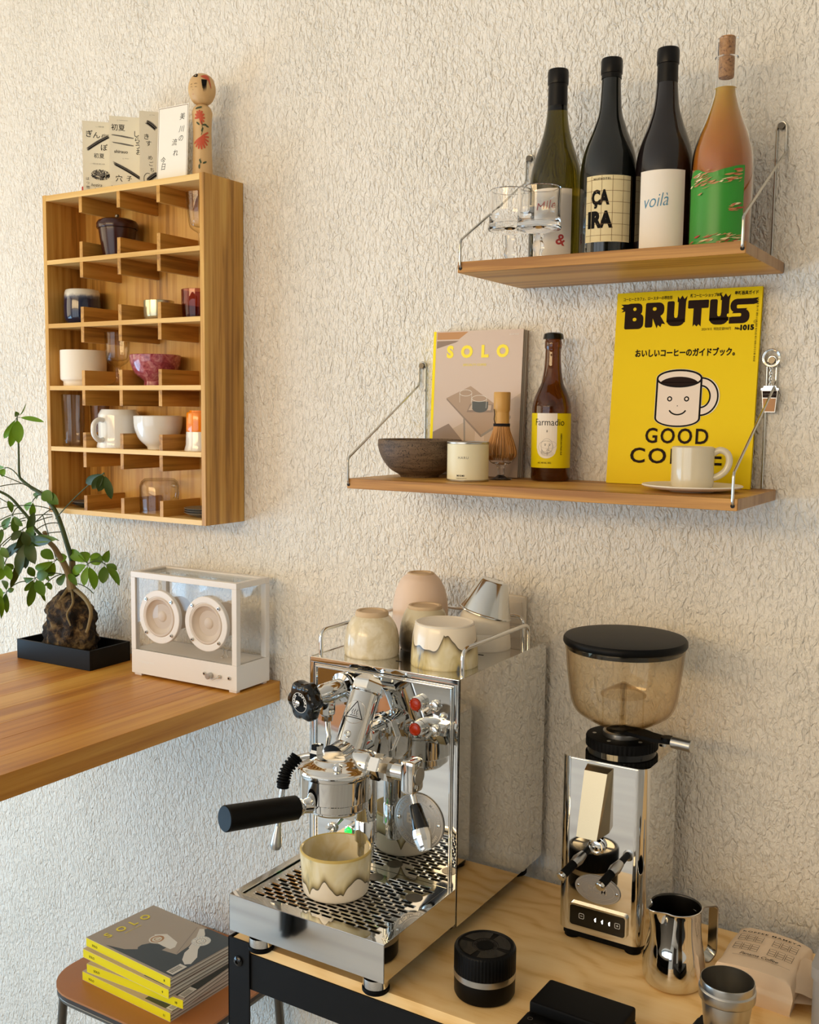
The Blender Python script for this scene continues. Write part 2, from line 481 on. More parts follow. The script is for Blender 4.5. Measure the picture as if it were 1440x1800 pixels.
# ---------------------------------------------------------------- flat print (lettering, pictures) as thin coloured shapes
_tc = {}
def text2d(s, size, weight=0.0, spacing=1.0, shear=0.0):
    key = (s, weight, spacing, shear)
    if key not in _tc:
        c = bpy.data.curves.new('t', 'FONT'); c.body = s; c.size = 1; c.offset = weight; c.space_character = spacing; c.shear = shear
        c.resolution_u = 3
        o = bpy.data.objects.new('t', c); COL.objects.link(o)
        me = o.evaluated_get(bpy.context.evaluated_depsgraph_get()).to_mesh()
        vs = [(q.co.x, q.co.y) for q in me.vertices]; fs = [list(p.vertices) for p in me.polygons]
        bpy.data.objects.remove(o); bpy.data.curves.remove(c)
        _tc[key] = (vs, fs)
    vs, fs = _tc[key]
    return [(x * size, y * size) for x, y in vs], fs
class Art:
    def __init__(s): s.it = []; s.k = 0; s.last = None
    def raw(s, vs, fs, m):
        s.k += 1 if m != s.last else .1
        s.last = m; s.it.append((vs, fs, m, s.k)); return s
    def cols(s, xs, lo, hi, m):
        vs = []; fs = []
        for x in xs: vs += [(x, lo(x)), (x, hi(x))]
        for i in range(len(xs) - 1): fs.append([2 * i, 2 * i + 2, 2 * i + 3, 2 * i + 1])
        return s.raw(vs, fs, m)
    def poly(s, pts, m):
        # split long polygons into a fan so they can bend round a cylinder
        return s.raw(list(pts), [list(range(len(pts)))], m)
    def rect(s, x0, y0, x1, y1, m, nx=1):
        vs = []; fs = []
        for i in range(nx + 1):
            x = x0 + (x1 - x0) * i / nx; vs += [(x, y0), (x, y1)]
        for i in range(nx): fs.append([2 * i, 2 * i + 2, 2 * i + 3, 2 * i + 1])
        return s.raw(vs, fs, m)
    def ell(s, cx, cy, rx, ry, m, n=28, rot=0, a0=0, a1=360):
        c, q = cos(rad(rot)), sin(rad(rot)); p = []
        for k in range(n):
            a = rad(a0 + (a1 - a0) * k / (n if a1 - a0 >= 360 else n - 1)); x, y = rx * cos(a), ry * sin(a); p.append((cx + x * c - y * q, cy + x * q + y * c))
        return s.poly(p, m)
    def ring(s, cx, cy, rx, ry, w, m, n=36, a0=0, a1=360, rot=0):
        P = []; c, q = cos(rad(rot)), sin(rad(rot))
        for k in range(n + 1):
            a = rad(a0 + (a1 - a0) * k / n); x, y = rx * cos(a), ry * sin(a); P.append((cx + x * c - y * q, cy + x * q + y * c))
        return s.line(P, w, m)
    def line(s, P, w, m, taper=None):
        Q = [tuple(P[0])]
        for a, b in zip(P, P[1:]):
            k = max(1, min(24, int((V(b) - V(a)).length / .0025)))
            Q += [tuple(V(a).lerp(V(b), (j + 1) / k)) for j in range(k)]
        P = Q
        vs = []; fs = []; n = len(P)
        for i in range(n):
            a = V(P[max(i - 1, 0)]); b = V(P[min(i + 1, n - 1)]); t = b - a
            if t.length < 1e-9: t = V((1, 0))
            t.normalize(); q = V((-t.y, t.x)) * (w / 2 * (taper(i / (n - 1)) if taper else 1)); c = V(P[i])
            vs += [tuple(c + q), tuple(c - q)]
        for i in range(n - 1): fs.append([2 * i, 2 * i + 1, 2 * i + 3, 2 * i + 2])
        return s.raw(vs, fs, m)
    def text(s, t, x, y, size, m, weight=0.0, al='L', sx=1, rot=0, spacing=1.0, width=None, shear=0.0):
        vs, fs = text2d(t, size, weight, spacing, shear)
        if not vs: return s
        x0 = min(v[0] for v in vs); x1 = max(v[0] for v in vs)
        if width: sx = width / (x1 - x0)
        off = {'L': -x0, 'C': -(x0 + x1) / 2, 'R': -x1}[al]; c, q = cos(rad(rot)), sin(rad(rot)); o = []
        for a, b in vs:
            a = (a + off) * sx; o.append((x + a * c - b * q, y + a * q + b * c))
        return s.raw(o, fs, m)
    def arc_text(s, t, cx, cy, r, size, m, mid, step, inward=False, weight=0):
        n = len(t)
        for i, ch in enumerate(t):
            if ch == ' ': continue
            a = mid + (i - (n - 1) / 2) * step * (1 if inward else -1)
            rr = r; x = cx + rr * cos(rad(a)); y = cy + rr * sin(rad(a))
            rot = a + 90 if inward else a - 90
            s.text(ch, x, y, size, m, weight, 'C', rot=rot)
        return s
    def scribble(s, x, y, w, h, m, n=3, lw=None, seed=0):
        """a small hand-brushed sign of n strokes"""
        R = random.Random(seed); lw = lw or h * .09
        for i in range(n):
            a = V((x + R.uniform(-.5, .5) * w, y + R.uniform(-.5, .5) * h)); b = V((x + R.uniform(-.5, .5) * w, y + R.uniform(-.5, .5) * h))
            c = (a + b) / 2 + V((R.uniform(-.25, .25) * w, R.uniform(-.25, .25) * h))
            s.line([tuple(a * (1 - k) ** 2 + c * 2 * k * (1 - k) + b * k * k) for k in [j / 6 for j in range(7)]], lw, m, lambda t: .5 + sin(t * pi) * .7)
        return s
    def out(s, name, parent, fn, lift=.00012, step=.00003, label=None):
        mb = MB(); names = []
        for vs, fs, m, k in s.it:
            if m not in names: names.append(m)
            mb.add([fn(x, y, lift + step * k) for x, y in vs], fs, names.index(m))
        me = bpy.data.meshes.new(name); me.from_pydata([tuple(p) for p in mb.v], [], mb.f)
        for x in names: me.materials.append(MATS[x])
        for p, k in zip(me.polygons, mb.m): p.material_index = k
        o = bpy.data.objects.new(name, me); COL.objects.link(o); o.parent = parent
        if label: o['label'] = label
        return o
def plane_fn(o, ex, ey):
    o, ex, ey = V(o), V(ex).normalized(), V(ey).normalized(); n = ex.cross(ey)
    return lambda x, y, k: o + ex * x + ey * y + n * k
def cyl_fn(r, face, z0=0, rz=None):
    """wrap round a vertical cylinder; x runs to the right as seen from outside; face = heading of x = 0"""
    def fn(x, y, k):
        rr = rz(z0 + y) if rz else r
        a = face + x / rr; return V(((rr + k) * cos(a), (rr + k) * sin(a), z0 + y))
    return fn
def wrap(mb, r, z0, z1, a0, a1, m=0, n=24, t=.0003, rz=None):
    vs = []; fs = []; nz = 6
    for j in range(nz + 1):
        z = z0 + (z1 - z0) * j / nz; rr = (rz(z) if rz else r) + t
        for i in range(n + 1):
            a = a0 + (a1 - a0) * i / n; vs.append((rr * cos(a), rr * sin(a), z))
    for j in range(nz):
        for i in range(n):
            k = j * (n + 1) + i; fs.append([k, k + 1, k + n + 2, k + n + 1])
    return mb.add(vs, fs, m)
def facing(x, y):
    """heading from a spot towards the photographer"""
    return math.atan2(-D - y, -x)

# ---------------------------------------------------------------- the room
XL, XR, YF, ZC = -3.3, 2.3, -4.1, 2.7
struct(MB().b2(XL - .1, XR + .1, 0, .12, 0, ZC).out('wall_back', 'plaster', smooth=0))
struct(MB().b2(XR, XR + .1, YF, 0, 0, ZC).out('wall_right', 'paint_white', smooth=0))
mb = MB(); mb.b2(XL - .1, XL, YF, -2.85, 0, ZC).b2(XL - .1, XL, -.65, 0, 0, ZC).b2(XL - .1, XL, -2.85, -.65, 0, .15).b2(XL - .1, XL, -2.85, -.65, 2.35, ZC)
struct(mb.out('wall_left', 'paint_white', smooth=0))
mb = MB(); mb.b2(XL, -3.1, YF - .1, YF, 0, ZC).b2(.1, XR, YF - .1, YF, 0, ZC).b2(-3.1, .1, YF - .1, YF, 0, .4).b2(-3.1, .1, YF - .1, YF, 2.58, ZC)
struct(mb.out('wall_front', 'paint_white', smooth=0))
struct(MB().b2(XL - .1, XR + .1, YF - .1, .12, -.1, 0).out('floor', 'floor_wood', smooth=0))
struct(MB().b2(XL - .1, XR + .1, YF - .1, .12, ZC, ZC + .1).out('ceiling', 'ceiling_white', smooth=0))
mb = MB()
for y in (-2.85, -2.12, -1.38, -.65): mb.b2(XL - .05, XL + .01, y - .03, y + .03, .15, 2.35)
for z in (.15, 2.35): mb.b2(XL - .05, XL + .01, -2.88, -.62, z - .03, z + .03)
struct(mb.out('window_1', 'steel_dark', smooth=0))
mb = MB()
for x in (-3.1, -2.05, -.95, .1): mb.b2(x - .03, x + .03, YF - .05, YF + .01, .4, 2.58)
for z in (.4, 2.06, 2.58): mb.b2(-3.13, .13, YF - .05, YF + .01, z - .03, z + .03)
struct(mb.out('window_2', 'steel_dark', smooth=0))
mb = MB(); mb.b2(.45, 1.40, YF, YF + .05, 0, 2.1); struct(mb.out('added_door', 'door_dark', smooth=0))  # unseen door, added as a dark reflection for the chrome
ch = thing('chair', 'dark steel tube chair mirrored in the polished front of the drip tray', 'chair', (-1.95, -2.05, 0), rad(20))
for sx in (-1, 1):
    MB().tube(fillet([(sx * .20, -.20, 0), (sx * .19, -.18, .46), (sx * .19, .16, .46), (sx * .20, .24, 0)], .06, 5), .013, 0, 12).out('leg_frame', 'black_metal', ch)
    MB().tube([(sx * .18, -.17, .44), (sx * .17, -.24, .86)], .012, 0, 12).out('back_post', 'black_metal', ch)
MB().b2(-.21, .21, -.20, .20, .465, .485, 0, .008).out('seat', 'leather_tan', ch); MB().b2(-.19, .19, -.26, -.235, .68, .86, 0, .008).out('backrest', 'leather_tan', ch)

# ---------------------------------------------------------------- oak display cabinet on the wall
CX0, CX1, CZ0, CZ1, CY = -1.798, -1.3535, 1.3305, 1.984, -.111
cab = thing('display_cabinet', 'open oak display cabinet with notched shelves, hung on the plaster wall', 'cabinet', (CX0, 0, CZ0))
W_, HH = CX1 - CX0, CZ1 - CZ0
MB().b2(0, .0105, CY, -.001, 0, HH, 0, .0006).out('side_panel', 'oak_z', cab)
MB().b2(W_ - .0105, W_, CY, -.001, 0, HH, 0, .0006).out('side_panel', 'oak_z', cab)
MB().b2(.0105, W_ - .0105, CY, -.001, HH - .0125, HH - .001, 0, .0005).out('top_panel', 'oak_edge', cab)
MB().b2(.0105, W_ - .0105, CY, -.001, 0, .010, 0, .0005).out('bottom_panel', 'oak_edge', cab)
MB().b2(.0105, W_ - .0105, -.008, -.003, .01, HH - .0125).out('back_panel', 'oak_z', cab)
SH = [1.8432 - CZ0, 1.7140 - CZ0, 1.5864 - CZ0, 1.4604 - CZ0]     # undersides of the four shelves
ST = .0092
for z in SH: MB().b2(.0105, W_ - .0105, CY, -.008, z, z + ST, 0, .0004).out('shelf', 'oak_edge', cab)
DX = [-1.6845 - CX0, -1.5765 - CX0, -1.4690 - CX0]
tops = [HH - .0125] + SH; bots = [z + ST for z in SH] + [.010]
for t, b in zip(tops, bots):
    for x in DX:
        MB().b2(x - .0045, x + .0045, CY, -.008, t - .031, t, 0, .0004).out('divider', 'oak_y', cab)
        MB().b2(x - .0045, x + .0045, CY, -.008, b, b + .031, 0, .0004).out('divider', 'oak_y', cab)
ROW = [CZ0 + b for b in bots]

# cups and bowls in the cabinet -------------------------------------------
def simple(name, label, cat, loc, prof, m, n=48, group=None, rz=0, part='body'):
    t = thing(name, label, cat, loc, rz, group); MB().lathe(prof, 0, n).out(part, m, t); return t
g_ = 'crockery on the cabinet shelves'
t = thing('lidded_jar', 'dark brown lacquer jar with lid on the top cabinet shelf', 'jar', (-1.637, -.058, ROW[0]))
MB().lathe(smp([(0, 0), (.025, 0), (.0285, .004), (.0335, .03), (.0375, .058)], 3) + [(.0375, .0585), (0, .0585)]).out('body', 'lacquer_brown', t)
MB().lathe([(0, .059), (.0405, .059), (.0412, .061), (.0412, .069), (.038, .0745), (.03, .078), (.012, .0805), (0, .081)]).out('lid', 'lacquer_brown', t)
MB().lathe([(0, .0805), (.003, .0805), (.0045, .084), (.0045, .087), (.003, .0885), (0, .0885)], n=20).out('knob', 'steel_dark', t, label='small metal lid knob')
def goblet(name, label, loc, h, rb, rt, bowl_z, foot, m, dots=False):
    t = thing(name, label, 'glass', loc)
    out = smp([(foot, 0.0015), (foot * .8, .003), (.006, .010), (.0055, bowl_z - .012), (.008, bowl_z - .006), (rb * .75, bowl_z), (rb, bowl_z + .012), (rt, h)], 4)
    inn = [(rt - .0016, h)] + smp([(rt - .0018, h - .002), (rb - .0022, bowl_z + .016), (rb * .6, bowl_z + .006), (.0001, bowl_z + .004)], 4)
    MB().lathe([(0, 0), (foot, 0)] + out + inn[:-1] + [(0, bowl_z + .004)]).out('bowl_and_stem', m, t)
    if dots:
        d = MB()
        for i in range(3):
            for k in range(18):
                a = 2 * pi * (k + .5 * (i % 2)) / 18; z = h - .012 - i * .0085
                bm = bmesh.new(); bmesh.ops.create_icosphere(bm, subdivisions=1, radius=.0011)
                d.bm(bm, 0, Matrix.Translation((rt * cos(a), rt * sin(a), z)))
        o = d.out('raised_dots', m, t); o['kind'] = 'stuff'
    return t
goblet('dotted_goblet', 'clear goblet with raised dots, top right cell of the cabinet', (-1.4075, -.060, ROW[0]), .107, .0235, .0285, .040, .025, 'glass_thin', True)
t = simple('blue_cup', 'dark blue glazed cup with pale rim, far left of the second cabinet row', 'cup', (-1.748, -.055, ROW[1]),
           cup_prof([(0, 0), (.028, 0)] + smp([(.030, .002), (.0365, .014), (.0375, .04), (.036, .064), (.034, .0715)], 4), .004, .006), 'glaze_blue_rim')
simple('tumbler', 'small pearly tumbler in the second cabinet row', 'cup', (-1.526, -.055, ROW[1]),
       cup_prof([(0, 0), (.022, 0)] + smp([(.025, .002), (.0295, .010), (.0298, .04)], 3), .0025, .004), 'lustre')
simple('pink_tumbler', 'pink glass tumbler at the right end of the second cabinet row', 'glass', (-1.421, -.055, ROW[1]),
       cup_prof([(0, 0), (.028, 0)] + smp([(.030, .002), (.0318, .02), (.0325, .056)], 3), .0022, .006), 'glass_pink')
simple('cream_cup', 'cream straight-sided cup with narrower foot, third cabinet row', 'cup', (-1.747, -.056, ROW[2]),
       cup_prof([(0, 0), (.0405, 0), (.041, .001), (.041, .009), (.0415, .010)] + smp([(.046, .013), (.0472, .02), (.0472, .07), (.0465, .0735)], 3), .004, .012), 'glaze_cream_matte')
goblet('wine_goblet', 'plain clear goblet between cream cup and pink bowl in the cabinet', (-1.6425, -.058, ROW[2]), .1085, .0235, .0255, .047, .0265, 'glass_thin')
simple('pink_bowl', 'mottled pink glazed footed bowl in the third cabinet row', 'bowl', (-1.533, -.060, ROW[2]),
       cup_prof([(0, 0), (.0225, 0), (.0232, .001), (.0222, .009)] + smp([(.025, .012), (.041, .026), (.0485, .044), (.0505, .0605)], 4), .0035, .012), 'glaze_pink')
simple('tall_glass', 'tall clear tumbler at the left of the fourth cabinet row', 'glass', (-1.762, -.072, ROW[3]),
       cup_prof([(0, 0), (.0205, 0)] + smp([(.0215, .002), (.0225, .05), (.0245, .108)], 3), .0018, .006), 'glass_thin')
simple('small_glass', 'clear glass half hidden behind the tall tumbler in the cabinet', 'glass', (-1.725, -.034, ROW[3]),
       cup_prof([(0, 0), (.0165, 0)] + smp([(.0175, .002), (.0185, .05), (.0205, .095)], 3), .0018, .006), 'glass_grey')
t = thing('upturned_mug', 'white mug standing upside down in the fourth cabinet row', 'mug', (-1.637, -.062, ROW[3]))
MB().lathe([(.0445, 0), (.0452, .003), (.043, .012), (.0415, .022), (.0415, .066), (.041, .069), (.035, .0785), (0, .0785), (0, .074), (.034, .074), (.0375, .066), (.0375, .012), (.041, 0), (.0445, 0)]).out('body', 'glaze_white', t)
a = rad(-92); p = [(0.040, .0565), (.052, .0575), (.063, .05), (.0655, .038), (.063, .026), (.052, .0165), (.040, .0175)]
MB().tube([(r * cos(a), r * sin(a), z) for r, z in smp(p, 4)], .0052, 0, 12).out('handle', 'glaze_white', t)
simple('white_bowl', 'white footed bowl beside the upturned mug in the cabinet', 'bowl', (-1.527, -.060, ROW[3]),
       cup_prof([(0, 0), (.0215, 0), (.022, .003)] + smp([(.0225, .005), (.038, .02), (.0468, .042), (.0488, .066)], 4), .0035, .008), 'glaze_white')
t = thing('white_cup', 'white cup upside down carrying the orange one', 'cup', (-1.4155, -.056, ROW[3]))
MB().lathe([(.0325, 0), (.0328, .002), (.0298, .012), (.029, .034), (.0285, .0372), (0, .0372), (0, .034), (.026, .034), (.030, 0), (.0325, 0)]).out('body', 'glaze_white', t)
t = thing('orange_cup', 'bright orange cup upside down on top of the white one', 'cup', (-1.4155, -.056, ROW[3] + .0374))
MB().lathe([(.0285, 0), (.0288, .001), (.0282, .034), (.027, .0375), (.023, .0382), (.0225, .041), (0, .041), (0, .036), (.025, .036), (.0262, 0), (.0285, 0)]).out('body', 'glaze_orange', t)
t = thing('glass_mug', 'clear wide glass mug upside down in the bottom cabinet row', 'mug', (-1.530, -.056, ROW[4]))
MB().lathe([(.0395, 0), (.040, .002), (.0385, .008), (.0395, .016), (.0395, .055), (.036, .064), (.030, .0695), (0, .0695), (0, .066), (.030, .066), (.0345, .0615), (.0375, .054), (.0375, .001), (.0395, 0)]).out('body', 'glass_thin', t)
MB().tube(sm([(.036, -.0, .058), (.048, -.002, .0565), (.053, -.004, .046), (.049, -.003, .034), (.038, 0, .029)], 4), .004, 0, 10).out('handle', 'glass_thin', t)
for k in range(3):
    simple('saucer', ['lowest', 'middle', 'topmost'][k] + ' of three small dark saucers at the bottom right of the cabinet', 'saucer', (-1.405, -.056, ROW[4] + .0042 * k),
           [(0, 0), (.018, 0), (.0185, .001), (.032, .0045), (.0415, .0092), (.042, .0098), (.041, .0102), (.031, .0064), (.018, .0035), (0, .0035)], 'plate_grey', group='small dark saucers in the cabinet')
for k in range(2):
    simple('dish', ['lower', 'upper'][k] + ' of two dark little dishes in the bottom left cabinet cell', 'dish', (-1.733, -.056, ROW[4] + .0042 * k),
           [(0, 0), (.018, 0), (.0185, .001), (.028, .004), (.0375, .0085), (.0378, .009), (.037, .0095), (.027, .006), (.018, .0035), (0, .0035)], ['plate_dark', 'plate_grey'][k])

# kokeshi doll and cards on the cabinet -----------------------------------
KZ = CZ1
t = thing('kokeshi_doll', 'painted wooden kokeshi doll with round head on the cabinet', 'doll', (-1.401, -.062, KZ))
fa = facing(-1.401, -.062)
MB().lathe([(0, 0), (.0186, 0)] + smp([(.019, .001), (.0182, .03), (.0172, .075), (.0176, .10), (.0192, .122)], 5) + smp([(.0188, .124), (.0165, .130), (.0125, .1345), (.0085, .137), (.008, .139)], 3) + [(0, .139)]).out('body', 'kokeshi_wood', t)
hd = MB().lathe(smp([(0, .1365), (.010, .1372), (.0190, .144), (.0248, .157), (.0252, .170), (.0205, .184), (.0115, .1915), (0, .1935)], 5)).out('head', 'kokeshi_wood', t)
prof = [(z, r_) for r_, z in smp([(0, .1365), (.010, .1372), (.0190, .144), (.0248, .157), (.0252, .170), (.0205, .184), (.0115, .1915), (0, .1935)], 5)]
def rk(z):
    for (a, ra), (b, rb) in zip(prof, prof[1:]):
        if a <= z <= b: return ra + (rb - ra) * (z - a) / (b - a)
    return prof[0][1] if z < prof[0][0] else .001
A = Art()   # x to the right, y up; the face looks left
A.line([(-.0235, .168), (-.0215, .1692), (-.0195, .1685)], .0006, 'ink_black')
A.line([(-.0145, .1685), (-.012, .1695), (-.009, .169)], .0006, 'ink_black')
A.line([(-.0235, .1635), (-.0215, .1642), (-.0195, .1638)], .0005, 'ink_black')
A.line([(-.0135, .1625), (-.0115, .1632), (-.0095, .1625)], .0005, 'ink_black')
A.line([(-.0185, .1585), (-.0175, .1578), (-.0165, .1583)], .0005, 'ink_brown')
A.line([(-.0185, .1515), (-.0175, .1508), (-.016, .1513)], .0006, 'kokeshi_red')
for i in range(6): A.line([(.000 + i * .0016, .177), (.0005 + i * .0014, .168), (.001 + i * .0012, .158 - .004 * (i % 2) - abs(i - 2) * -.001)], .0024, 'ink_black', lambda q: 1 - q * .85)
A.poly([(-.018, .184), (-.014, .189), (-.009, .190), (-.007, .186), (-.009, .1815), (-.013, .182)], 'ink_black')
for i in range(7): A.line([(-.002, .183), (.006 + i * .0012, .186 - i * .0016), (.014 + i * .0006, .184 - i * .0036)], .0022, 'kokeshi_red', lambda q: .5 + .5 * sin(q * pi))
A.out('painted_face', hd, cyl_fn(0, fa, 0, rk), lift=.0007, label='painted closed eyes, black hair lock and red crest')
A = Art()
kpro = [(z, r_) for r_, z in smp([(.019, .001), (.0182, .03), (.0172, .075), (.0176, .10), (.0192, .122)], 5)] + [(.13, .0175)]
def kr(z): return next((a[1] + (b[1] - a[1]) * (z - a[0]) / (b[0] - a[0]) for a, b in zip(kpro, kpro[1:]) if a[0] <= z <= b[0]), .0175)
def flower(cx, cz, s):
    for i in range(9):
        a = rad(-150 + i * 22) if s > 1 else rad(-60 + i * 30)
        A.line([(cx, cz), (cx + cos(a) * .010 * s, cz + sin(a) * .014 * s)], .0032, 'kokeshi_red', lambda q: .5 + .7 * sin(q * pi * .8))
flower(-.005, .109, 1.0); flower(-.003, .074, 1.6)
for x, z, r_ in ((-.009, .127, .4), (-.004, .128, .3), (.004, .097, .2), (-.008, .099, 2.4), (.009, .095, 2.8), (.0, .088, 1.2), (-.004, .030, 2), (.004, .028, .5), (-.006, .020, 1.6)):
    A.ell(x, z, .0042, .0017, 'kokeshi_green', 12, r_ * 57)
A.line([(-.001, .104), (.0005, .086), (-.002, .078)], .0009, 'kokeshi_green'); A.line([(-.004, .035), (-.005, .018)], .0009, 'kokeshi_green')
A.out('painted_flowers', t, cyl_fn(0, fa, 0, kr), lift=.0005, label='red chrysanthemums with dark green leaves')

def brush(A, x0, y0, x1, y1, w, m='ink_grey'):
    R = random.Random(int((x0 + y1) * 9999))
    for k in range(6):
        o = (k - 2.5) * w / 6; d = V((x1 - x0, y1 - y0)).normalized(); n = V((-d.y, d.x)) * o; e = R.uniform(0, .1)
        A.line([(x0 + (x1 - x0) * q + n.x, y0 + (y1 - y0) * q + n.y + .002 * sin(q * 3)) for q in [e + (1 - e * 1.5) * j / 8 for j in range(9)]], w / 4.6, 'ink_black' if k in (1, 4, 2) else m, lambda q: .35 + .9 * sin(q * pi) ** .6)
# concertina-folded card: zigzag panels
cardz = thing('folded_card', 'cream concertina card with ink drawings of fish, left on the cabinet', 'card', (0, 0, KZ))
zig = [(-1.694, -.094), (-1.6555, -.055), (-1.617, -.094), (-1.5735, -.050), (-1.534, -.094), (-1.492, -.052)]
hz = [.1405, .1405, .1395, .1395, .1375, .1375]
for i in (0, 2, 4):
    a, b = V((*zig[i], 0)), V((*zig[i + 1], 0)); L = (b - a).length; u = (b - a).normalized(); nrm = V((u.y, -u.x, 0))
    hh = hz[i]
    MB().add([a, b, b + V((0, 0, hh)), a + V((0, 0, hh)), a - nrm * .0006, b - nrm * .0006, b - nrm * .0006 + V((0, 0, hh)), a - nrm * .0006 + V((0, 0, hh))],
             [[0, 1, 2, 3], [7, 6, 5, 4], [0, 4, 5, 1], [1, 5, 6, 2], [2, 6, 7, 3], [3, 7, 4, 0]]).out('panel', 'card_cream', cardz, 0)
    if i < 4:
        c = V((*zig[i + 2], 0)); MB().add([b, c, c + V((0, 0, hh)), b + V((0, 0, hh))], [[0, 1, 2, 3]]).out('panel', 'card_cream', cardz, 0)
    A = Art()
    if i == 0:
        A.text('ぎ', .0070, .110, .0150, 'ink_black', .01); A.text('ん', .0205, .1085, .0140, 'ink_black', .005, sx=1.1); A.text('ginz', .0365, .112, .0085, 'ink_black', .005, shear=.3)
        brush(A, .006, .082, .053, .113, .0065); A.text('ぽ', .0355, .085, .0140, 'ink_black', .005); A.text('初夏', .0215, .0695, .0105, 'ink_black')
        R = random.Random(3)
        A.ell(.034, .036, .0185, .0100, 'ink_grey', 24)
        for k in range(130):
            q, w_ = R.uniform(0, 6.28), R.uniform(.1, 1) ** .5; A.ell(.034 + .0185 * w_ * cos(q), .036 + .0100 * w_ * sin(q), .0013, .0007, R.choice(['ink_black', 'ink_black', 'card_cream']), 6, R.uniform(0, 180))
        A.text('hozira', .0155, .0125, .0085, 'ink_black', shear=.3); A.text('haring', .0225, .0055, .0062, 'ink_black', shear=.2)
        for k, c_ in enumerate('はつ物'): A.text(c_, .0060, .0245 - k * .0085, .0068, 'ink_black')
        A.text('(  )  初夏の図', .0260, .1290, .0028, 'ink_grey'); A.text('(  )  初夏の魚の図と料理', .0145, .0560, .0026, 'ink_grey')
    elif i == 2:
        A.text('初夏', .0040, .1130, .0135, 'ink_black', .005)
        for k, c_ in enumerate('しらうお'): A.text(c_, .0480 + .001 * k, .1030 - k * .0115, .0130, 'ink_black', .005)
        for z in (.1030, .0885): A.line([(.004 + (.103 - z) * .2, z), (.020, z - .001), (.034, z - .003), (.0465, z - .0045)], .0017, 'ink_grey', lambda q: .5 + sin(q * 3)); A.line([(.005, z + .001), (.024, z - .0002), (.0465, z - .0032)], .0005, 'ink_black')
        A.text('shirauo', .0090, .0690, .0088, 'ink_black', .01, shear=.1); brush(A, .0045, .0500, .0610, .0200, .0062); A.text('穴', .0110, .0150, .0140, 'ink_black', .004); A.text('子', .0320, .0170, .0110, 'ink_black', .004); A.text('anago', .0025, .0010, .0090, 'ink_black', .02)
        A.text('( )  ━━━━━━', .0150, .1310, .0028, 'ink_black'); A.text('( )  ━━━', .0250, .0580, .0026, 'ink_black')
    else:
        A.text('き', .0090, .0850, .0125, 'ink_black', .005); A.text('す', .0125, .0730, .0115, 'ink_black', .005)
        for k, c_ in enumerate('めごち'): A.text(c_, .0160 + .0018 * k, .0470 - k * .0115, .0095, 'ink_black')
        brush(A, .0125, .1180, .0320, .1040, .0080); brush(A, .0130, .0050, .0340, .0210, .0085); A.ring(.0150, .0100, .0075, .0110, .0009, 'ink_black', 30, 60, 260); A.text('( )  ━━', .0200, .1300, .0028, 'ink_grey')
    A.out('ink_drawing', cardz, plane_fn(a, u, (0, 0, 1)))
MB().b2(-1.701, -1.693, -.092, -.060, 0, .012).out('red_tab', 'ink_red', cardz, 0, label='red corner showing behind the first panel')
t = thing('poem_card', 'tall white card with brushed Japanese writing leaning beside the doll', 'card', (-1.452, -.092, KZ), rad(1), rx=rad(-3))
MB().b2(-.0385, .0385, 0, .0009, 0, .1375).out('card', 'card_white', t, 0)
A = Art(); w2, h2 = .0365, .1355
for a, b in (((-w2, 0), (-w2, h2)), ((-w2, h2), (w2, h2)), ((w2, h2), (w2, 0))): A.line([a, b], .0009, 'label_line')
A.text('美川の', .014, .113, .018, 'ink_black', -.004, rot=0) if 0 else None
for ch, x, z in (('美', .023, .110), ('川', .022, .087), ('の', .021, .070), ('流', .005, .064), ('れ', .008, .044), ('今', -.023, .033), ('日', -.022, .021)): A.text(ch, x, z, .0135, 'ink_black', -.004, 'C', shear=.2)
A.out('brush_writing', t, plane_fn((0, 0, 0), (1, 0, 0), (0, 0, 1)))

# ---------------------------------------------------------------- the two wall shelves
def shelf(z0, z1, x0, x1, label, top, hx0, hx1, ztop, zb, zf):
    t = thing('wall_shelf', label, 'shelf', (x0, 0, z0))
    L = x1 - x0
    MB().b2(0, L, -.218, -.002, 0, z1 - z0, 0, .0012).out('board', 'oak_shelf', t)
    for x in (0, L):
        MB().b2(min(x, x + (.0004 if x else -.0004)), max(x, x + (.0004 if x else -.0004)), -.2165, -.0035, .001, z1 - z0 - .001).out('end_grain', 'oak_end', t, 0)
    for x, s in ((hx0 - x0, 1), (hx1 - x0, -1)):
        # wire: hole in the front edge, up, slanting back to the wall, up, round the hook and down the wall
        ww = .0055
        p = [(x, -.208, .006), (x, -.2195, .0075), (x, -.2195, zf - z0), (x, -.0045, zb - z0), (x, -.0045, ztop - z0 - .006), (x + s * .003, -.0045, ztop - z0 + .001), (x + s * .010, -.0045, ztop - z0 + .001), (x + s * .013, -.0045, ztop - z0 - .008), (x + s * .0135, -.004, z1 - z0 - .004)]
        MB().tube(fillet(p, .006, 4), .0019, 0, 10).out('bracket_wire', 'steel_wire', t)
        b = MB(); b.cyl(.003, 0, .011, X=ax((x + s * .0065, .002, ztop - z0 - .006), (0, -1, .1)), n=14); b.cyl(.0048, .009, .012, X=ax((x + s * .0065, .002, ztop - z0 - .006), (0, -1, .1)), n=14)
        b.out('hook_screw', 'steel_dark', t)
        MB().cyl(.0028, 0, .0006, X=ax((x, -.2181, .0065), (0, -1, 0)), n=16).out('wire_hole', 'hole_dark', t)
    return t
ZU, ZL = 1.7695, 1.4435
shelf(1.7535, ZU, -.757, -.3425, 'short upper oak shelf on bent wire brackets holding the wine bottles', 0, -.752, -.3465, 1.964, 1.922, 1.800)
shelf(1.4275, ZL, -.953, -.3395, 'long lower oak shelf on bent wire brackets holding magazines and cups', 0, -.9495, -.3455, 1.635, 1.597, 1.476)

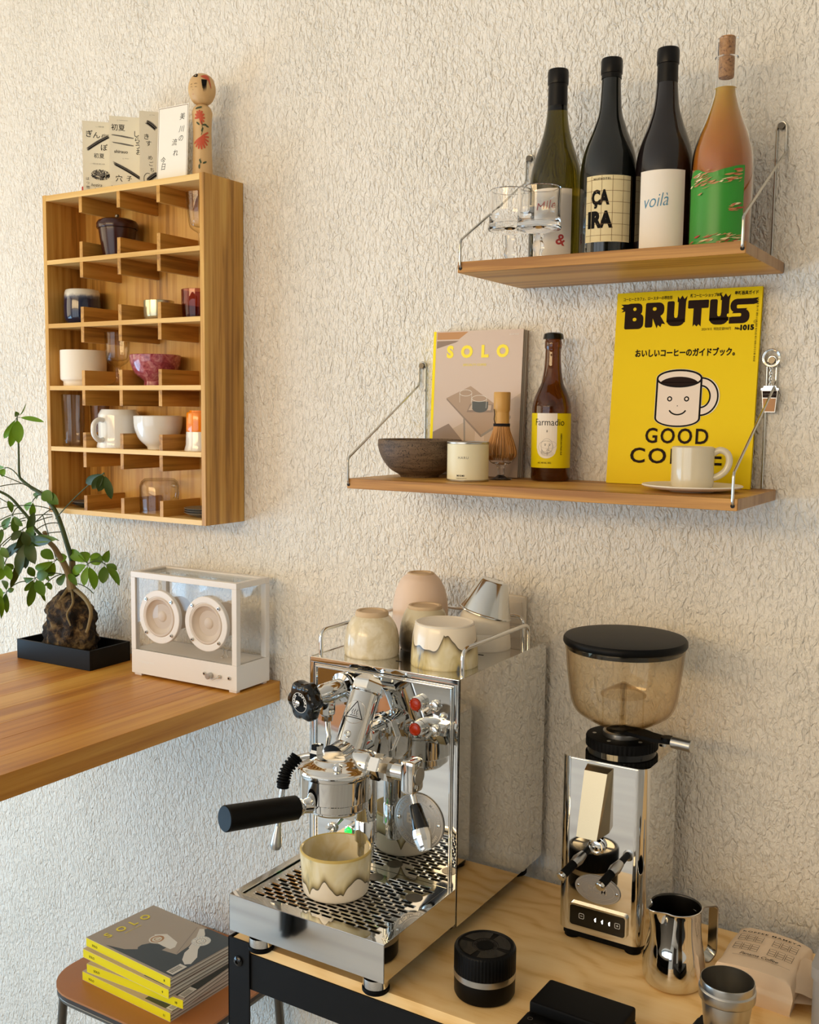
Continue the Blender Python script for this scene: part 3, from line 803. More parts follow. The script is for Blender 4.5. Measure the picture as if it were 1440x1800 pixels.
# wine bottles -------------------------------------------------------------
def bottle_prof(pts, top):
    return [(0, .002), (.030, 0)] + smp([(.0385, .004), (.040, .012)], 2)[:-1] + smp(pts, 5) + top
def bottle(label, x, y, r, shoulder, h, m, cap, lab, art=None, rw=0):
    """shoulder: (radius, height) pairs from the straight wall up to the neck"""
    t = thing('wine_bottle', label, 'bottle', (x, y, ZU), 0, 'wine bottles on the upper shelf')
    f = facing(x, y)
    pts = [(r, .010), (r, shoulder[0][1])] + list(shoulder[1:])
    neck = shoulder[-1]
    body = [(0, .003), (r * .72, 0), (r * .96, .003), (r, .010)] + smp([(r, shoulder[0][1] - .02)] + list(shoulder), 6) + [(neck[0] - .0003, h - .018)]
    MB().lathe(body + [(.0148, h - .0178), (.0148, h - .004), (.0135, h), (.0098, h), (.0098, h - .004), (0, h - .004)], n=56).out('glass_body', m, t)
    if cap:
        MB().lathe([(neck[0] + .0006, cap[0]), (.0144, h - .021), (.0154, h - .0205), (.0156, h - .019), (.0156, h - .003), (.0146, h + .0006), (0, h + .0006)], n=40).out('capsule', 'wine_capsule', t)
    z0, z1, a0, a1, lm = lab
    o = wrap(MB(), r, z0, z1, f + a0 / r, f + a1 / r).out('label', lm, t)
    if art: A = Art(); art(A); A.out('label_print', o, cyl_fn(r, f, 0), lift=.0006)
    return t
def a1(A):
    A.text('Mlle', -.012, .078, .022, 'ink_red', .0, 'C', rot=8, shear=.3); A.text('&', .008, .030, .022, 'ink_red', .02, 'C', rot=-14)
def olive():
    return 'glass_olive'
bottle('olive green wine bottle behind the stemmed glasses, leftmost bottle', -.662, -.088, .0392, [(.0392, .118), (.0375, .140), (.0320, .162), (.0232, .188), (.0170, .215), (.0142, .245)], .291, 'glass_olive', (.235,), (.004, .112, -.036, .026, 'label_white'), a1)
def a2(A):
    for i in range(5): x = -.029 + i * .0155 + .004; A.rect(x, .027, x + .0005, .1185, 'label_line')
    for j in range(6): z = .035 + j * .0155; A.rect(-.0335, z, .0345, z + .0005, 'label_line', 14)
    A.text('ÇA', -.011, .079, .027, 'ink_black', .055, 'C', width=.026); A.text('IRA', -.011, .047, .030, 'ink_black', .06, 'C', width=.037)
    A.text('NUEVOTEL', -.009, .1125, .0042, 'ink_black', .02, 'C', spacing=1.3)
bottle('near-black wine bottle with grid-patterned cream label', -.5735, -.099, .0413, [(.0413, .125), (.0388, .148), (.0335, .168), (.0235, .194), (.0165, .217), (.0140, .250)], .2895, 'bottle_dark_green', (.262,), (.026, .119, -.034, .035, 'label_cream'), a2)
def a3(A): A.text('voilà', -.0095, .068, .026, 'ink_blue', -.008, 'C', rot=5, shear=.35, width=.034)
bottle('dark wine bottle with plain white label and blue handwriting', -.4905, -.099, .0402, [(.0402, .122), (.0385, .142), (.0335, .163), (.0245, .188), (.0175, .213), (.0145, .245)], .290, 'bottle_dark_red', (.20,), (.004, .118, -.036, .031, 'label_white'), a3)
t = thing('wine_bottle', 'clear bottle of orange wine with cork and green painted label', 'bottle', (-.406, -.108, ZU), 0, 'wine bottles on the upper shelf')
r = .0414; f = facing(-.406, -.108)
sh = [(r, .112), (.0395, .137), (.0335, .160), (.0260, .180), (.0185, .203), (.0148, .222), (.0140, .262)]
outp = [(0, .003), (r * .72, 0), (r * .96, .003), (r, .010)] + smp([(r, .09)] + sh, 6)
inner = [(q - .0018, z) for q, z in smp([(r, .09)] + sh, 6)]
MB().lathe(outp + [(.0155, .2625), (.0158, .270), (.0150, .272), (.0150, .284), (.0142, .2865), (.0108, .2865)] + [(.0110, .262)] + inner[::-1] + [(r - .0018, .012), (0, .010)], n=56).out('glass_body', 'glass_clear', t)
liq = [(0, .0105), (r - .0021, .0125)] + [(q - .0021, z) for q, z in smp([(r, .09)] + sh, 6) if z < .2215]
MB().lathe(liq + [(liq[-1][0], .222), (0, .222)], n=56).out('wine', 'orange_wine', t, label='cloudy orange wine')
MB().lathe([(0, .236), (.0098, .236), (.0104, .238), (.0104, .288), (.0098, .2895), (0, .2895)], n=32).out('cork', 'cork', t)
R = random.Random(4); zt = [.108, .110, .1085, .107, .104, .106, .108, .111, .113, .114]
lab = MB(); n = 40
o = wrap(MB(), r, .006, .100, f - 1.35, f + .031 / r, n=36, t=.00025).out('label', 'label_green', t)
A = Art(); pts = [(-.0555 + i * .0865 / 12, .0995 + [0, .009, .0115, .0105, .007, .004, .004, .006, .008, .0095, .0115, .013, .0135][i]) for i in range(13)]
for (a, b), (c, d) in zip(pts, pts[1:]): A.raw([(a, .0985), (c, .0985), (c, d), (a, b)], [[0, 1, 2, 3]], 'label_green')
for k in range(120):
    band = R.choice([(.088, .108), (.088, .100), (.008, .022), (.008, .024), (.052, .062), (.075, .105)])
    x = R.uniform(-.050, .022); y = R.uniform(*band); L = R.uniform(.004, .014)
    if band == (.052, .062): x = R.uniform(.008, .020)
    if band == (.075, .105): x = R.uniform(-.036, -.026)
    A.line([(x, y), (x + L / 2, y + .0006), (x + L, y + .0022)], R.choice([.0006, .0012, .0022]), R.choice(['ink_red', 'mag_wood', 'mag_wood', 'label_cream']), lambda q: .2 + sin(q * pi))
A.out('label_print', o, cyl_fn(r, f, 0), lift=.0005)

# stemmed glasses beside the bottles --------------------------------------
def coupe(label, x, y, h, r):
    t = thing('stemmed_glass', label, 'glass', (x, y, ZU), 0, 'stemmed glasses on the upper shelf')
    zb = h - .060
    p = [(0, 0), (.022, 0), (.0225, .0015), (.012, .004), (.006, .008), (.0055, .014), (.0085, .020), (.0085, .026), (.006, .031), (.0075, zb - .006), (.020, zb - .003), (r, zb), (r + .0012, zb + .0025), (r - .0002, zb + .006), (r - .001, zb + .03), (r - .0002, h - .0015), (r - .0016, h), (r - .0036, h - .0015), (r - .0044, zb + .03), (r - .0042, zb + .012), (r * .8, zb + .008), (0, zb + .007)]
    MB().lathe(p, n=56).out('bowl_and_stem', 'glass_clear', t)
coupe('clear short-stemmed glass with wide bowl, nearest the left bracket', -.7225, -.118, .117, .0325)
coupe('clear short-stemmed glass with wide bowl, standing in front of the olive bottle', -.655, -.160, .107, .0318)

# ---------------------------------------------------------------- lower shelf
simple('stoneware_bowl', 'wide dark brown speckled stoneware bowl at the left of the lower shelf', 'bowl', (-.886, -.105, ZL),
       cup_prof([(0, 0), (.031, 0), (.032, .002)] + smp([(.034, .004), (.050, .014), (.0625, .031), (.0685, .048), (.0692, .0605)], 5), .004, .006), 'stoneware', 64)
t = thing('tea_tin', 'small cream round tin lettered in black between bowl and bamboo whisk', 'tin', (-.7755, -.142, ZL)); f = facing(-.7755, -.142)
MB().lathe([(0, 0), (.0325, 0), (.0332, .0012), (.0332, .0028), (.0324, .0034), (.0324, .0580), (.0332, .0586), (.0332, .0608), (.0324, .0616), (.0315, .0606), (0, .0606)],
           [0] * 4 + [1] + [0] * 5, 56).out('can', ['steel_brushed', 'tin_cream'], t)
A = Art(); A.text('HARU', -.0155, .0355, .0055, 'ink_grey', .0, spacing=1.25); A.text('MIOMI', -.0175, .0085, .0036, 'ink_black', .05, spacing=1.3); A.text('CEREMONIAL MATCHA', -.0185, .0052, .0016, 'ink_black', .01)
A.out('label_print', t, cyl_fn(.0324, f, 0))
t = thing('whisk_stand', 'clear glass stand carrying the bamboo tea whisk', 'stand', (-.752, -.074, ZL))
MB().lathe([(0, 0), (.0185, 0), (.019, .0012), (.010, .0032), (.0052, .007), (.0048, .017), (.0075, .0225), (.0165, .027), (.0225, .034), (.0240, .042), (.0228, .042), (.0212, .035), (.0155, .0288), (0, .0265)], n=48).out('stand', 'glass_clear', t)
t = thing('bamboo_whisk', 'bamboo tea whisk with pale handle upside on its glass stand', 'whisk', (-.752, -.074, ZL + .0285))
MB().lathe([(0, .058), (.0118, .058), (.0122, .070), (.0118, .0795), (.0124, .080), (.0124, .0812), (.0130, .0825), (.0134, .110), (.0126, .1112), (.0095, .1112), (.0092, .105), (0, .105)], n=40).out('handle', 'matcha_bamboo', t)
mb = MB(); R = random.Random(2)
for k in range(72):
    a = 2 * pi * k / 72 + R.uniform(-.03, .03); k2 = R.uniform(.93, 1.04)
    p = [(.0118, .062), (.0135, .050), (.019 * k2, .034), (.0235 * k2, .018), (.0232 * k2, .009), (.0185 * k2, .0035)]
    mb.tube([(r_ * cos(a), r_ * sin(a), z) for r_, z in smp(p, 2)], [.0006] * 11, 0, 4)
for k in range(26):
    a = 2 * pi * k / 26; p = [(.008, .06), (.010, .040), (.012, .018), (.009, .006)]
    mb.tube([(r_ * cos(a), r_ * sin(a), z) for r_, z in smp(p, 2)], .0007, 0, 4)
o = mb.out('tines', 'bamboo_tine', t); o['kind'] = 'stuff'
mb = MB()
for z in (.0575, .0590, .0605): mb.tube([(.0127 * cos(q), .0127 * sin(q), z) for q in [2 * pi * j / 24 for j in range(24)]], .0009, 0, 6, closed=True)
fa = facing(-.752, -.074) - .95
mb.tube([(.0128 * cos(fa), .0128 * sin(fa), .060), (.015 * cos(fa), .015 * sin(fa), .068), (.014 * cos(fa), .014 * sin(fa), .076), (.0155 * cos(fa), .0155 * sin(fa), .084)], .0008, 0, 6)
mb.out('thread', 'thread_black', t, label='black binding thread')

def magazine(name, label, w_, h_, t_, loc, rx, cover_m, spine_m, art, group=None, rz=0, spine_left=True, flat=False, spine_art=None, page_shade=0):
    """local: x width, z height, y thickness (front at -t_); laid flat when flat"""
    t = thing(name, label, 'magazine', loc, rz, group, rx)
    c = .0006
    mb = MB(); mb.b2(-w_ / 2, w_ / 2, -t_, -t_ + c, 0, h_); mb.b2(-w_ / 2, w_ / 2, -c, 0, 0, h_)
    mb.b2(-w_ / 2, -w_ / 2 + c, -t_ + c, -c, 0, h_, 1)
    mb.b2(-w_ / 2, -w_ / 2 + .0052 if spine_art is not None or spine_m == 'spine_yellow' else -w_ / 2 + .0012, -t_ - .00015, -t_, 0, h_, 1)
    cv = mb.out('cover', [cover_m, spine_m], t, 0)
    pb = MB(); n = max(3, int(t_ / .0022)); R = random.Random(5)
    for i in range(n):
        y0 = -t_ + c + (t_ - 2 * c) * i / n; y1 = -t_ + c + (t_ - 2 * c) * (i + 1) / n
        pb.b2(-w_ / 2 + .001, w_ / 2 - R.uniform(.0006, .0016), y0, y1 - .00012, .0004, h_ - R.uniform(.0004, .0010), i % 3)
    pb.out('page_block', ['paper', 'paper_white', 'mag_shade'], t, 0)
    A = Art(); art(A, w_, h_); A.out('cover_print', cv, plane_fn((-w_ / 2, -t_ - .0002, 0), (1, 0, 0), (0, 0, 1)))
    if spine_art:
        A = Art(); spine_art(A, h_, t_); A.out('spine_print', cv, plane_fn((-w_ / 2, 0, h_), (0, 0, -1), (0, -1, 0)))
    return t
def solo_shelf(A, w_, h_):
    s = w_ / .169
    P = lambda *a: [(x * w_ / 290, h_ - y * h_ / 420) for x, y in a]     # cover measured on a 290 x 420 grid
    A.poly(P((10, 0), (290, 0), (290, 420), (10, 420)), 'mag_pink')
    A.poly(P((12, 3), (115, 3), (85, 24), (12, 24)), 'mag_wood'); A.poly(P((12, 28), (85, 28), (75, 33), (12, 50)), 'mag_brown')
    A.poly(P((290, 180), (180, 250), (180, 420), (290, 420)), 'mag_tan_light'); A.poly(P((10, 320), (150, 245), (150, 420), (10, 420)), 'mag_tan_light')
    A.poly(P((10, 295), (62, 270), (160, 370), (160, 420), (10, 420)), 'mag_brown')
    A.poly(P((130, 160), (52, 195), (170, 300), (262, 245)), 'mag_tan'); A.poly(P((52, 195), (52, 200), (170, 308), (170, 300)), 'mag_brown'); A.poly(P((170, 300), (262, 245), (262, 252), (170, 308)), 'mag_shade')
    A.poly(P((110, 252), (116, 258), (120, 330), (115, 330)), 'mag_shade'); A.poly(P((220, 275), (250, 300), (250, 420), (244, 420), (244, 306), (216, 280)), 'mag_brown')
    A.poly(P((130, 213), (205, 213), (205, 236), (120, 236)), 'mag_brown'); A.poly(P((134, 215), (200, 215), (198, 230), (126, 230)), 'mag_tan_light')
    A.ell(*P((163, 222))[0], .0150, .0085, 'mag_slate'); A.rect(*P((137, 222))[0], *P((189, 205))[0], 'mag_slate')
    for cx, cy, rw in ((115, 180, 20), (160, 196, 24)):
        x, y = P((cx, cy))[0]; A.ring(x, y, rw * w_ / 290, .0052, .0006, 'card_white'); A.line([(x - rw * w_ / 290, y), (x - rw * w_ / 310, y - .016)], .0005, 'card_white'); A.line([(x + rw * w_ / 290, y), (x + rw * w_ / 310, y - .016)], .0005, 'card_white')
    for ch, x in (('S', 58), ('O', 113), ('L', 172), ('O', 228)): A.text(ch, *P((x, 76))[0], .0265, 'solo_yellow', .055, 'C')
    A.text('SPECIALTY COFFEE', *P((140, 102))[0], .0052, 'solo_yellow', 0, 'C'); A.text('ISSUE NINE', *P((262, 16))[0], .0035, 'card_white', 0, 'C')
magazine('coffee_magazine', 'beige coffee magazine with yellow spine leaning on the wall behind the whisk', .169, .2425, .020, (-.8265, -.014, ZL), rad(-3.0), 'mag_pink', 'spine_yellow', solo_shelf, spine_art=lambda A, h, t: A.text('SOLO', .02, .006, .006, 'ink_black'))

def brutus(A, w_, h_):
    g = lambda x, y: (x * w_ / 255, h_ - y * h_ / 335)        # cover on a 255 x 335 grid
    A.rect(0, 0, w_, h_, 'mag_yellow')
    def bl(*pts): A.poly([g(*p) for p in pts], 'ink_brown')
    k = w_ / 255
    def R_(x0, y0, x1, y1, r=4, m='ink_brown'):
        a = g((x0 + x1) / 2, (y0 + y1) / 2); A.poly(rrect((x1 - x0) * k, abs(y1 - y0) * h_ / 335, r * k, 4, *a), m)
    def cut(x0, y0, x1, y1, r=3): R_(x0, y0, x1, y1, r, 'mag_yellow')
    y0, y1 = 19, 59
    # B
    R_(18, y0, 48, 40, 8); R_(18, 37, 51, y1 + 5, 9); R_(16, y0 + 1, 30, y1 + 5, 3); cut(31, 26, 37, 32); cut(31, 44, 38, 50)
    bl((18, 20), (8, 20), (13, 24), (8, 27), (13, 30), (9, 34), (18, 32))
    # R
    R_(54, y0, 88, 43, 10); R_(54, y0, 68, y1 + 3, 3); cut(67, 27, 74, 33); bl((66, 42), (80, 40), (91, 57), (85, 56), (83, 62), (78, 58), (76, 64))
    # U
    for ux in (93, 168):
        R_(ux, y0 - 1, ux + 13, y1 - 4, 3); R_(ux + 20, y0 - 1, ux + 33, y1 - 4, 1); R_(ux, 42, ux + 33, y1 + 2, 12); cut(ux + 13.5, 16, ux + 19.5, 47)
        bl((ux + 18, y0 + 1), (ux + 18, y0 - 9), (ux + 22, y0 - 4), (ux + 26, y0 - 10), (ux + 30, y0 - 4), (ux + 35, y0 - 9), (ux + 33, y0 + 1))
    # T
    R_(130, y0 - 1, 166, 32, 2); R_(140, y0, 154, y1 - 1, 1); bl((140, y1 - 2), (140, y1 + 4), (143, y1), (147, y1 + 4), (150, y1), (154, y1 + 4), (154, y1 - 2))
    # S
    R_(203, y0, 232, 42, 11); R_(215, y0, 243, 29, 1); R_(206, 36, 236, y1 + 1, 11); R_(202, 49, 222, y1 + 1, 1); cut(214, 29, 246, 35, 2); cut(198, 43, 222, 48.5, 2)
    bl((240, y0), (250, y0 - 1), (246, y0 + 3), (250, y0 + 6), (246, y0 + 9), (240, y0 + 10))
    A.ring(*g(246, 58), .0022, .0022, .0004, 'ink_brown', 16); A.text('R', *g(246, 59.3), .0028, 'ink_brown', 0, 'C')
    A.text('コーヒーとカフェ、ロースターの現在形', *g(12, 14), .0058, 'ink_black', .02, width=.077)
    A.text('新コーヒーショップ80軒', *g(133, 13), .0060, 'ink_black', .02, width=.048); A.text('最新器具ガイド', *g(209, 12), .0062, 'ink_black', .02, width=.034)
    A.text('No.', *g(213, 70), .0050, 'ink_black', .05); A.text('1015', *g(222, 71), .0100, 'ink_black', .06, width=.0195)
    A.text('2024 9/15  特別定価930円', *g(156, 70), .0050, 'ink_black', .0, width=.043)
    A.text('おいしいコーヒーのガイドブック。', *g(40, 112), .0125, 'ink_black', .035, width=.151)
    A.text('第45巻 第17号 通巻1015号 雑誌 毎月2回 発行 珈琲の手引き書 保存版', *g(247, 20), .0030, 'ink_brown', 0, rot=-90)
    # the mug with a face
    cx, rx_, ry = 123, 39, 14
    cxm = cx * k; ky = h_ / 335
    def body(e, m):
        pts = [((cx - rx_ - e) * k, h_ - 151 * ky)] + [((cx + (rx_ + e) * cos(rad(a))) * k, h_ - (219 - (ry + e * .8) * sin(rad(a))) * ky) for a in range(180, 361, 9)] + [((cx + rx_ + e) * k, h_ - 151 * ky)]
        A.poly(pts, m); A.ell(cxm, h_ - 151 * ky, (rx_ + e) * k, (ry + e) * ky, m, 40)
    for e, m in ((1.6, 'card_cream'),): A.ring(165 * k, h_ - 182 * ky, 21 * k, 24 * ky, 18 * k, m, 36, -120, 120)
    body(2.3, 'card_cream')
    A.ring(162 * k, h_ - 182 * ky, 23 * k, 25 * ky, 16.2 * k, 'ink_black', 36, -110, 110); A.ring(162 * k, h_ - 182 * ky, 23 * k, 25 * ky, 10.6 * k, 'mug_print', 36, -112, 112)
    body(1.7, 'ink_black'); body(-1.7, 'mug_print')
    A.ring(cxm, h_ - 151 * ky, rx_ * k, ry * ky, 3.2 * k, 'ink_black', 48)
    A.poly([((cx + 36 * cos(rad(a))) * k, h_ - (163 - 15 * sin(rad(a))) * ky) for a in range(18, 163, 8)] + [((cx + 37.2 * cos(rad(a))) * k, h_ - (151.5 - 12.6 * sin(rad(a))) * ky) for a in range(205, 336, 8)], 'ink_brown')
    for ex in (108, 138): A.ell(ex * k, h_ - 186 * ky, 4.6 * k, 4.6 * k, 'ink_black', 24); A.ell(ex * k, h_ - 186 * ky, 2.4 * k, 2.4 * k, 'mug_print', 18)
    A.ell(122.5 * k, h_ - 198 * ky, .9 * k, .9 * k, 'ink_black', 10); A.ring(123 * k, h_ - 200 * ky, 16 * k, 13 * ky, 2.5 * k, 'ink_black', 24, 205, 335)
    def word(t, x, y, w2):
        A.text(t, *g(x, y), .0322, 'ink_brown', .014, 'C', width=w2, spacing=1.18)
    word('GOOD', 124, 262, .096); word('COFFEE', 124, 297, .140)
magazine('yellow_magazine', 'bright yellow magazine with a smiling coffee mug on its cover, leaning on the wall', .219, .2935, .0055, (-.4775, -.0325, ZL), rad(-5.2), 'mag_yellow', 'mag_yellow', brutus)

t = thing('beer_bottle', 'small brown beer bottle with yellow and white label and black crown cap', 'bottle', (-.678, -.046, ZL)); f = facing(-.678, -.046)
sh = [(.0305, .1150), (.0300, .1200), (.0272, .1320), (.0215, .1450), (.0172, .1550), (.0145, .1700), (.0128, .1860), (.0121, .2060)]
outp = [(0, .004), (.022, 0), (.0295, .0015), (.0308, .006)] + smp([(.0308, .095)] + sh, 5) + [(.0121, .2070), (.0134, .2100), (.0134, .2180), (.0125, .2215), (.0122, .2280)]
MB().lathe(outp + [(0, .2280)], n=56).out('glass_body', 'bottle_amber', t)
ri = [(.1060, .0290)]
liq = [(0, .006), (.0285, .008), (.0290, .100)] + [(q - .0018, z) for q, z in smp(sh, 5) if z < .172]
MB().lathe([(.0128, .2225), (.0165, .2228), (.0160, .2255), (.0150, .2310), (.0120, .2330), (0, .2330)] , n=42).out('crown_cap', 'black_gloss', t)
o = wrap(MB(), .0308, .0215, .1070, f - 1.55, f + 1.35).out('label', 'label_yellow', t)
A = Art(); z0, z1 = .0225, .1070; xm = -.0075
pts = [(xm - .0165 + 0 * 1, z1)] ; A.rect(xm - .0165, .053, xm + .0165, z1, 'label_white', 8)
A.cols([xm - .0165 + .033 * i / 14 for i in range(15)], lambda x: .0531 - max(0, .0165 ** 2 - (x - xm) ** 2) ** .5, lambda x: .0531, 'label_white')
A.text('Farmadio', -.027, .088, .0150, 'ink_black', 0, width=.048)
A.ring(xm + .001, .056, .009, .0115, .0003, 'ink_grey'); A.ring(xm - .001, .054, .012, .010, .00025, 'ink_grey'); A.ring(xm + .003, .058, .013, .006, .0002, 'ink_grey')
for k in range(9): A.ring(xm + .002 - k * .0005, .045 + k * .0009, .010 - k * .0006, .005, .0002, 'ink_grey', 16, 180, 360)
for ex in (-.0015, .0055): A.line([(xm + ex - .0014, .0585), (xm + ex, .059), (xm + ex + .0014, .0584)], .0008, 'ink_black'); A.ell(xm + ex, .0568, .0009, .0006, 'ink_black', 10)
A.line([(xm + .0035, .057), (xm + .0042, .0525), (xm + .0025, .052)], .0005, 'ink_grey'); A.line([(xm + .0008, .0495), (xm + .0028, .0500), (xm + .0048, .0495)], .0006, 'ink_black'); A.line([(xm + .002, .0415), (xm + .002, .047)], .0007, 'ink_grey'); A.ell(xm + .001, .079, .0008, .002, 'ink_grey', 10)
A.text('AMERICAN PALE ALE', .0150, .076, .0035, 'ink_black', .02, rot=-90, width=.034); A.text('ALC. 4% VOL. 33CL', -.021, .0285, .0032, 'ink_black', .02, width=.022)
A.out('label_print', o, cyl_fn(.0308, f, 0), lift=.0005)

t = thing('saucer', 'plain cream saucer beneath the espresso cup on the lower shelf', 'saucer', (-.427, -.124, ZL))
MB().lathe([(0, 0), (.030, 0), (.031, .001), (.050, .003), (.066, .0062), (.0692, .0082), (.0680, .0098), (.050, .0068), (.030, .0050), (0, .0048)], n=64).out('dish', 'glaze_cream_matte', t)
t = thing('espresso_cup', 'cream glazed handmade cup with thick ear handle on its saucer', 'cup', (-.427, -.124, ZL + .0052))
MB().lathe(cup_prof([(0, 0), (.026, 0), (.0285, .002), (.0295, .008), (.0290, .030), (.0293, .0565)], .0035, .006), n=56).out('body', 'glaze_cream', t)
a = facing(-.427, -.124) + rad(84)
MB().tube([(r_ * cos(a), r_ * sin(a), z) for r_, z in smp([(.026, .048), (.036, .0535), (.046, .049), (.049, .038), (.045, .026), (.036, .018), (.027, .0145)], 4)], .0048, 0, 12).out('handle', 'glaze_cream', t)

# key ring hanging on the lower right hook ---------------------------------
kx, kz = -.3515, 1.6355
t = thing('keychain', 'steel key ring with chain and enamel takeaway cup charm on the shelf hook', 'keychain', (kx, -.013, kz - .002))
MB().tube([(.0125 * cos(q), -.001 * cos(q), .0125 * sin(q)) for q in [2 * pi * j / 36 for j in range(36)]], .0011, 0, 8, closed=True).out('ring', 'chrome_soft', t)
MB().tube([(.0108 * cos(q), -.0008 * cos(q), .0108 * sin(q)) for q in [2 * pi * j / 36 for j in range(36)]], .0007, 0, 8, closed=True).out('ring', 'chrome_soft', t)
mb = MB()
for k in range(7):
    z = -.0135 - k * .0042; s_ = k % 2
    mb.tube([(.0017 * cos(q) * (1 - s_), .0017 * cos(q) * s_, z + .0030 * sin(q)) for q in [2 * pi * j / 14 for j in range(14)]], .0005, 0, 6, closed=True)
mb.out('chain', 'chrome_soft', t)
mb = MB(); cz = -.061
mb.prism([(-.0125, cz + .0145), (.0125, cz + .0145), (.0125, cz + .0175), (.0095, cz + .0180), (.0085, cz + .0210), (-.0085, cz + .0210), (-.0095, cz + .0180), (-.0125, cz + .0175)], 0, .002, 0, T(rx=pi / 2))
mb.prism([(-.0112, cz + .0145), (.0112, cz + .0145), (.0085, cz - .017), (-.0085, cz - .017)], 0, .0016, 1, T(rx=pi / 2))
ch = mb.out('cup_charm', ['chrome_soft', 'steel_brushed'], t, 0)
A = Art(); A.poly([(-.0102, cz + .0135), (.0102, cz + .0135), (.0094, cz + .004), (-.0094, cz + .004)], 'ink_brown'); A.poly([(-.0092, cz + .003), (.0092, cz + .003), (.0078, cz - .016), (-.0078, cz - .016)], 'mag_wood'); A.text('ESPRESSO', 0, cz + .0078, .0033, 'ink_grey', 0, 'C', width=.017); A.rect(-.007, cz + .0058, .007, cz + .0061, 'ink_grey')
A.out('enamel', ch, plane_fn((0, -.0017, 0), (1, 0, 0), (0, 0, 1)))

# wall socket ----------------------------------------------------------------
t = thing('wall_socket', 'cream three-gang socket plate on the wall behind the espresso machine', 'socket', (-.757, -.0, 1.105))
MB().b2(-.0235, .0235, -.010, -.0005, 0, .140, 0, .003).out('plate', 'socket_white', t)
for k in range(3): MB().b2(-.0175, .0175, -.0125, -.009, .008 + k * .042, .046 + k * .042, 0, .0015).out('insert', 'socket_white', t)

# ---------------------------------------------------------------- oak bar table
BT = 1.021
t = thing('bar_table', 'oak butcher-block bar top running out from the wall at left', 'table', (-1.262, 0, 0))
n = 9; wd = .636; R = random.Random(3)
for k in range(n):
    x1 = -wd * k / n; x0 = -wd * (k + 1) / n
    MB().b2(x0 + .00012, x1 - .00012, -1.9, -.003, BT - .039, BT, 0, .0008).out('stave', R.choice(['stave_1', 'stave_2', 'stave_3']), t)
for x, y in ((-.05, -1.8), (-wd + .05, -1.8)):
    MB().b2(x - .03, x + .03, y - .03, y + .03, 0, BT - .039, 0, .002).out('leg', 'black_metal', t)

# bonsai tray ------------------------------------------------------------------
tr = thing('bonsai_tray', 'shallow black rectangular ceramic tray on the bar top under the bonsai', 'tray', (-1.842, -.166, BT), rad(1.7))
w_, d_, h_ = .217, .112, .041
mb = MB(); t_ = .005
mb.b2(0, w_, 0, t_, 0, h_, 0, .001); mb.b2(0, w_, d_ - t_, d_, 0, h_, 0, .001); mb.b2(0, t_, t_, d_ - t_, 0, h_, 0, .001); mb.b2(w_ - t_, w_, t_, d_ - t_, 0, h_, 0, .001)
mb.out('wall', 'tray_black', tr); MB().b2(t_, w_ - t_, t_, d_ - t_, .002, .006).out('bottom', 'tray_black', tr)
# bonsai ---------------------------------------------------------------------
PX, PY, PZ = -1.742, -.110, BT + .0062
bon = thing('bonsai_tree', 'umbrella tree bonsai rooted over a lava rock, leaning left out of frame', 'plant', (PX, PY, PZ))
bm = bmesh.new(); bmesh.ops.create_icosphere(bm, subdivisions=5, radius=1)
lv = [(0, .067), (.02, .068), (.045, .066), (.07, .062), (.09, .060), (.11, .052), (.125, .040), (.138, .020), (.146, .004)]
for q in bm.verts:
    c = q.co.copy(); z = (c.z * .5 + .5) * .146
    rr = next((a[1] + (b[1] - a[1]) * (z - a[0]) / (b[0] - a[0]) for a, b in zip(lv, lv[1:]) if a[0] <= z <= b[0]), .004)
    hd = V((c.x, c.y)); 
    if hd.length > 1e-5: hd.normalize()
    edge = 1 if c.z > -.93 else max(0, (c.z + 1) / .07)
    k = 1 + .22 * (mnoise.noise(c * 2.3) ) + .12 * mnoise.noise(c * 6) + .06 * mnoise.noise(c * 15)
    q.co = V((hd.x * rr * k * edge * 1.0, hd.y * rr * k * .62 * edge, z * (1 + .02 * mnoise.noise(c * 5)))) + V((.004 * sin(z * 30), 0, 0))
mb = MB(); mb.bm(bm); mb.out('rock', 'rock', bon, 60, label='pitted dark brown lava rock')
def P3(u, v, y): return at(u, v, 'y', y) - V((PX, PY, PZ))
mb = MB()
for pts, r0, r1 in (([(124, 1030, -.11), (137, 1040, -.124), (152, 1055, -.138), (160, 1075, -.143), (156, 1100, -.146), (152, 1112, -.150)], .0055, .003),
                    ([(124, 1030, -.11), (114, 1043, -.125), (103, 1060, -.136), (96, 1085, -.142)], .0045, .002),
                    ([(126, 1035, -.12), (128, 1060, -.142), (118, 1080, -.150), (124, 1100, -.154)], .003, .0015),):
    pp = sm([P3(*p) for p in pts], 5); k = len(pp)
    mb.tube(pp, [r0 + (r1 - r0) * i / (k - 1) for i in range(k)], 0, 8)
o = mb.out('roots', 'bark_light', bon)
T1 = [(126, 1040, -.112), (124, 1020, -.112), (127, 1003, -.112), (127, 985, -.115), (119, 960, -.118), (108, 925, -.12), (97, 898, -.125), (78, 872, -.13), (55, 857, -.14), (40, 845, -.145), (34, 835, -.15), (33, 800, -.152), (32, 760, -.155), (30, 733, -.155)]
T2 = [(128, 1035, -.125), (121, 1010, -.13), (112, 990, -.14), (103, 975, -.15), (95, 962, -.16), (84, 950, -.17), (78, 935, -.18)]
T3 = [(82, 950, -.172), (60, 928, -.185), (48, 908, -.19), (35, 893, -.20), (22, 878, -.21), (8, 868, -.22), (-15, 858, -.24)]
def trunk(pts, r0, r1, m, nm='branch', pw=1):
    pp = sm([P3(*p) for p in pts], 5); k = len(pp)
    return MB().tube(pp, [r0 + (r1 - r0) * (i / (k - 1)) ** pw for i in range(k)], 0, 10).out(nm, m, bon)
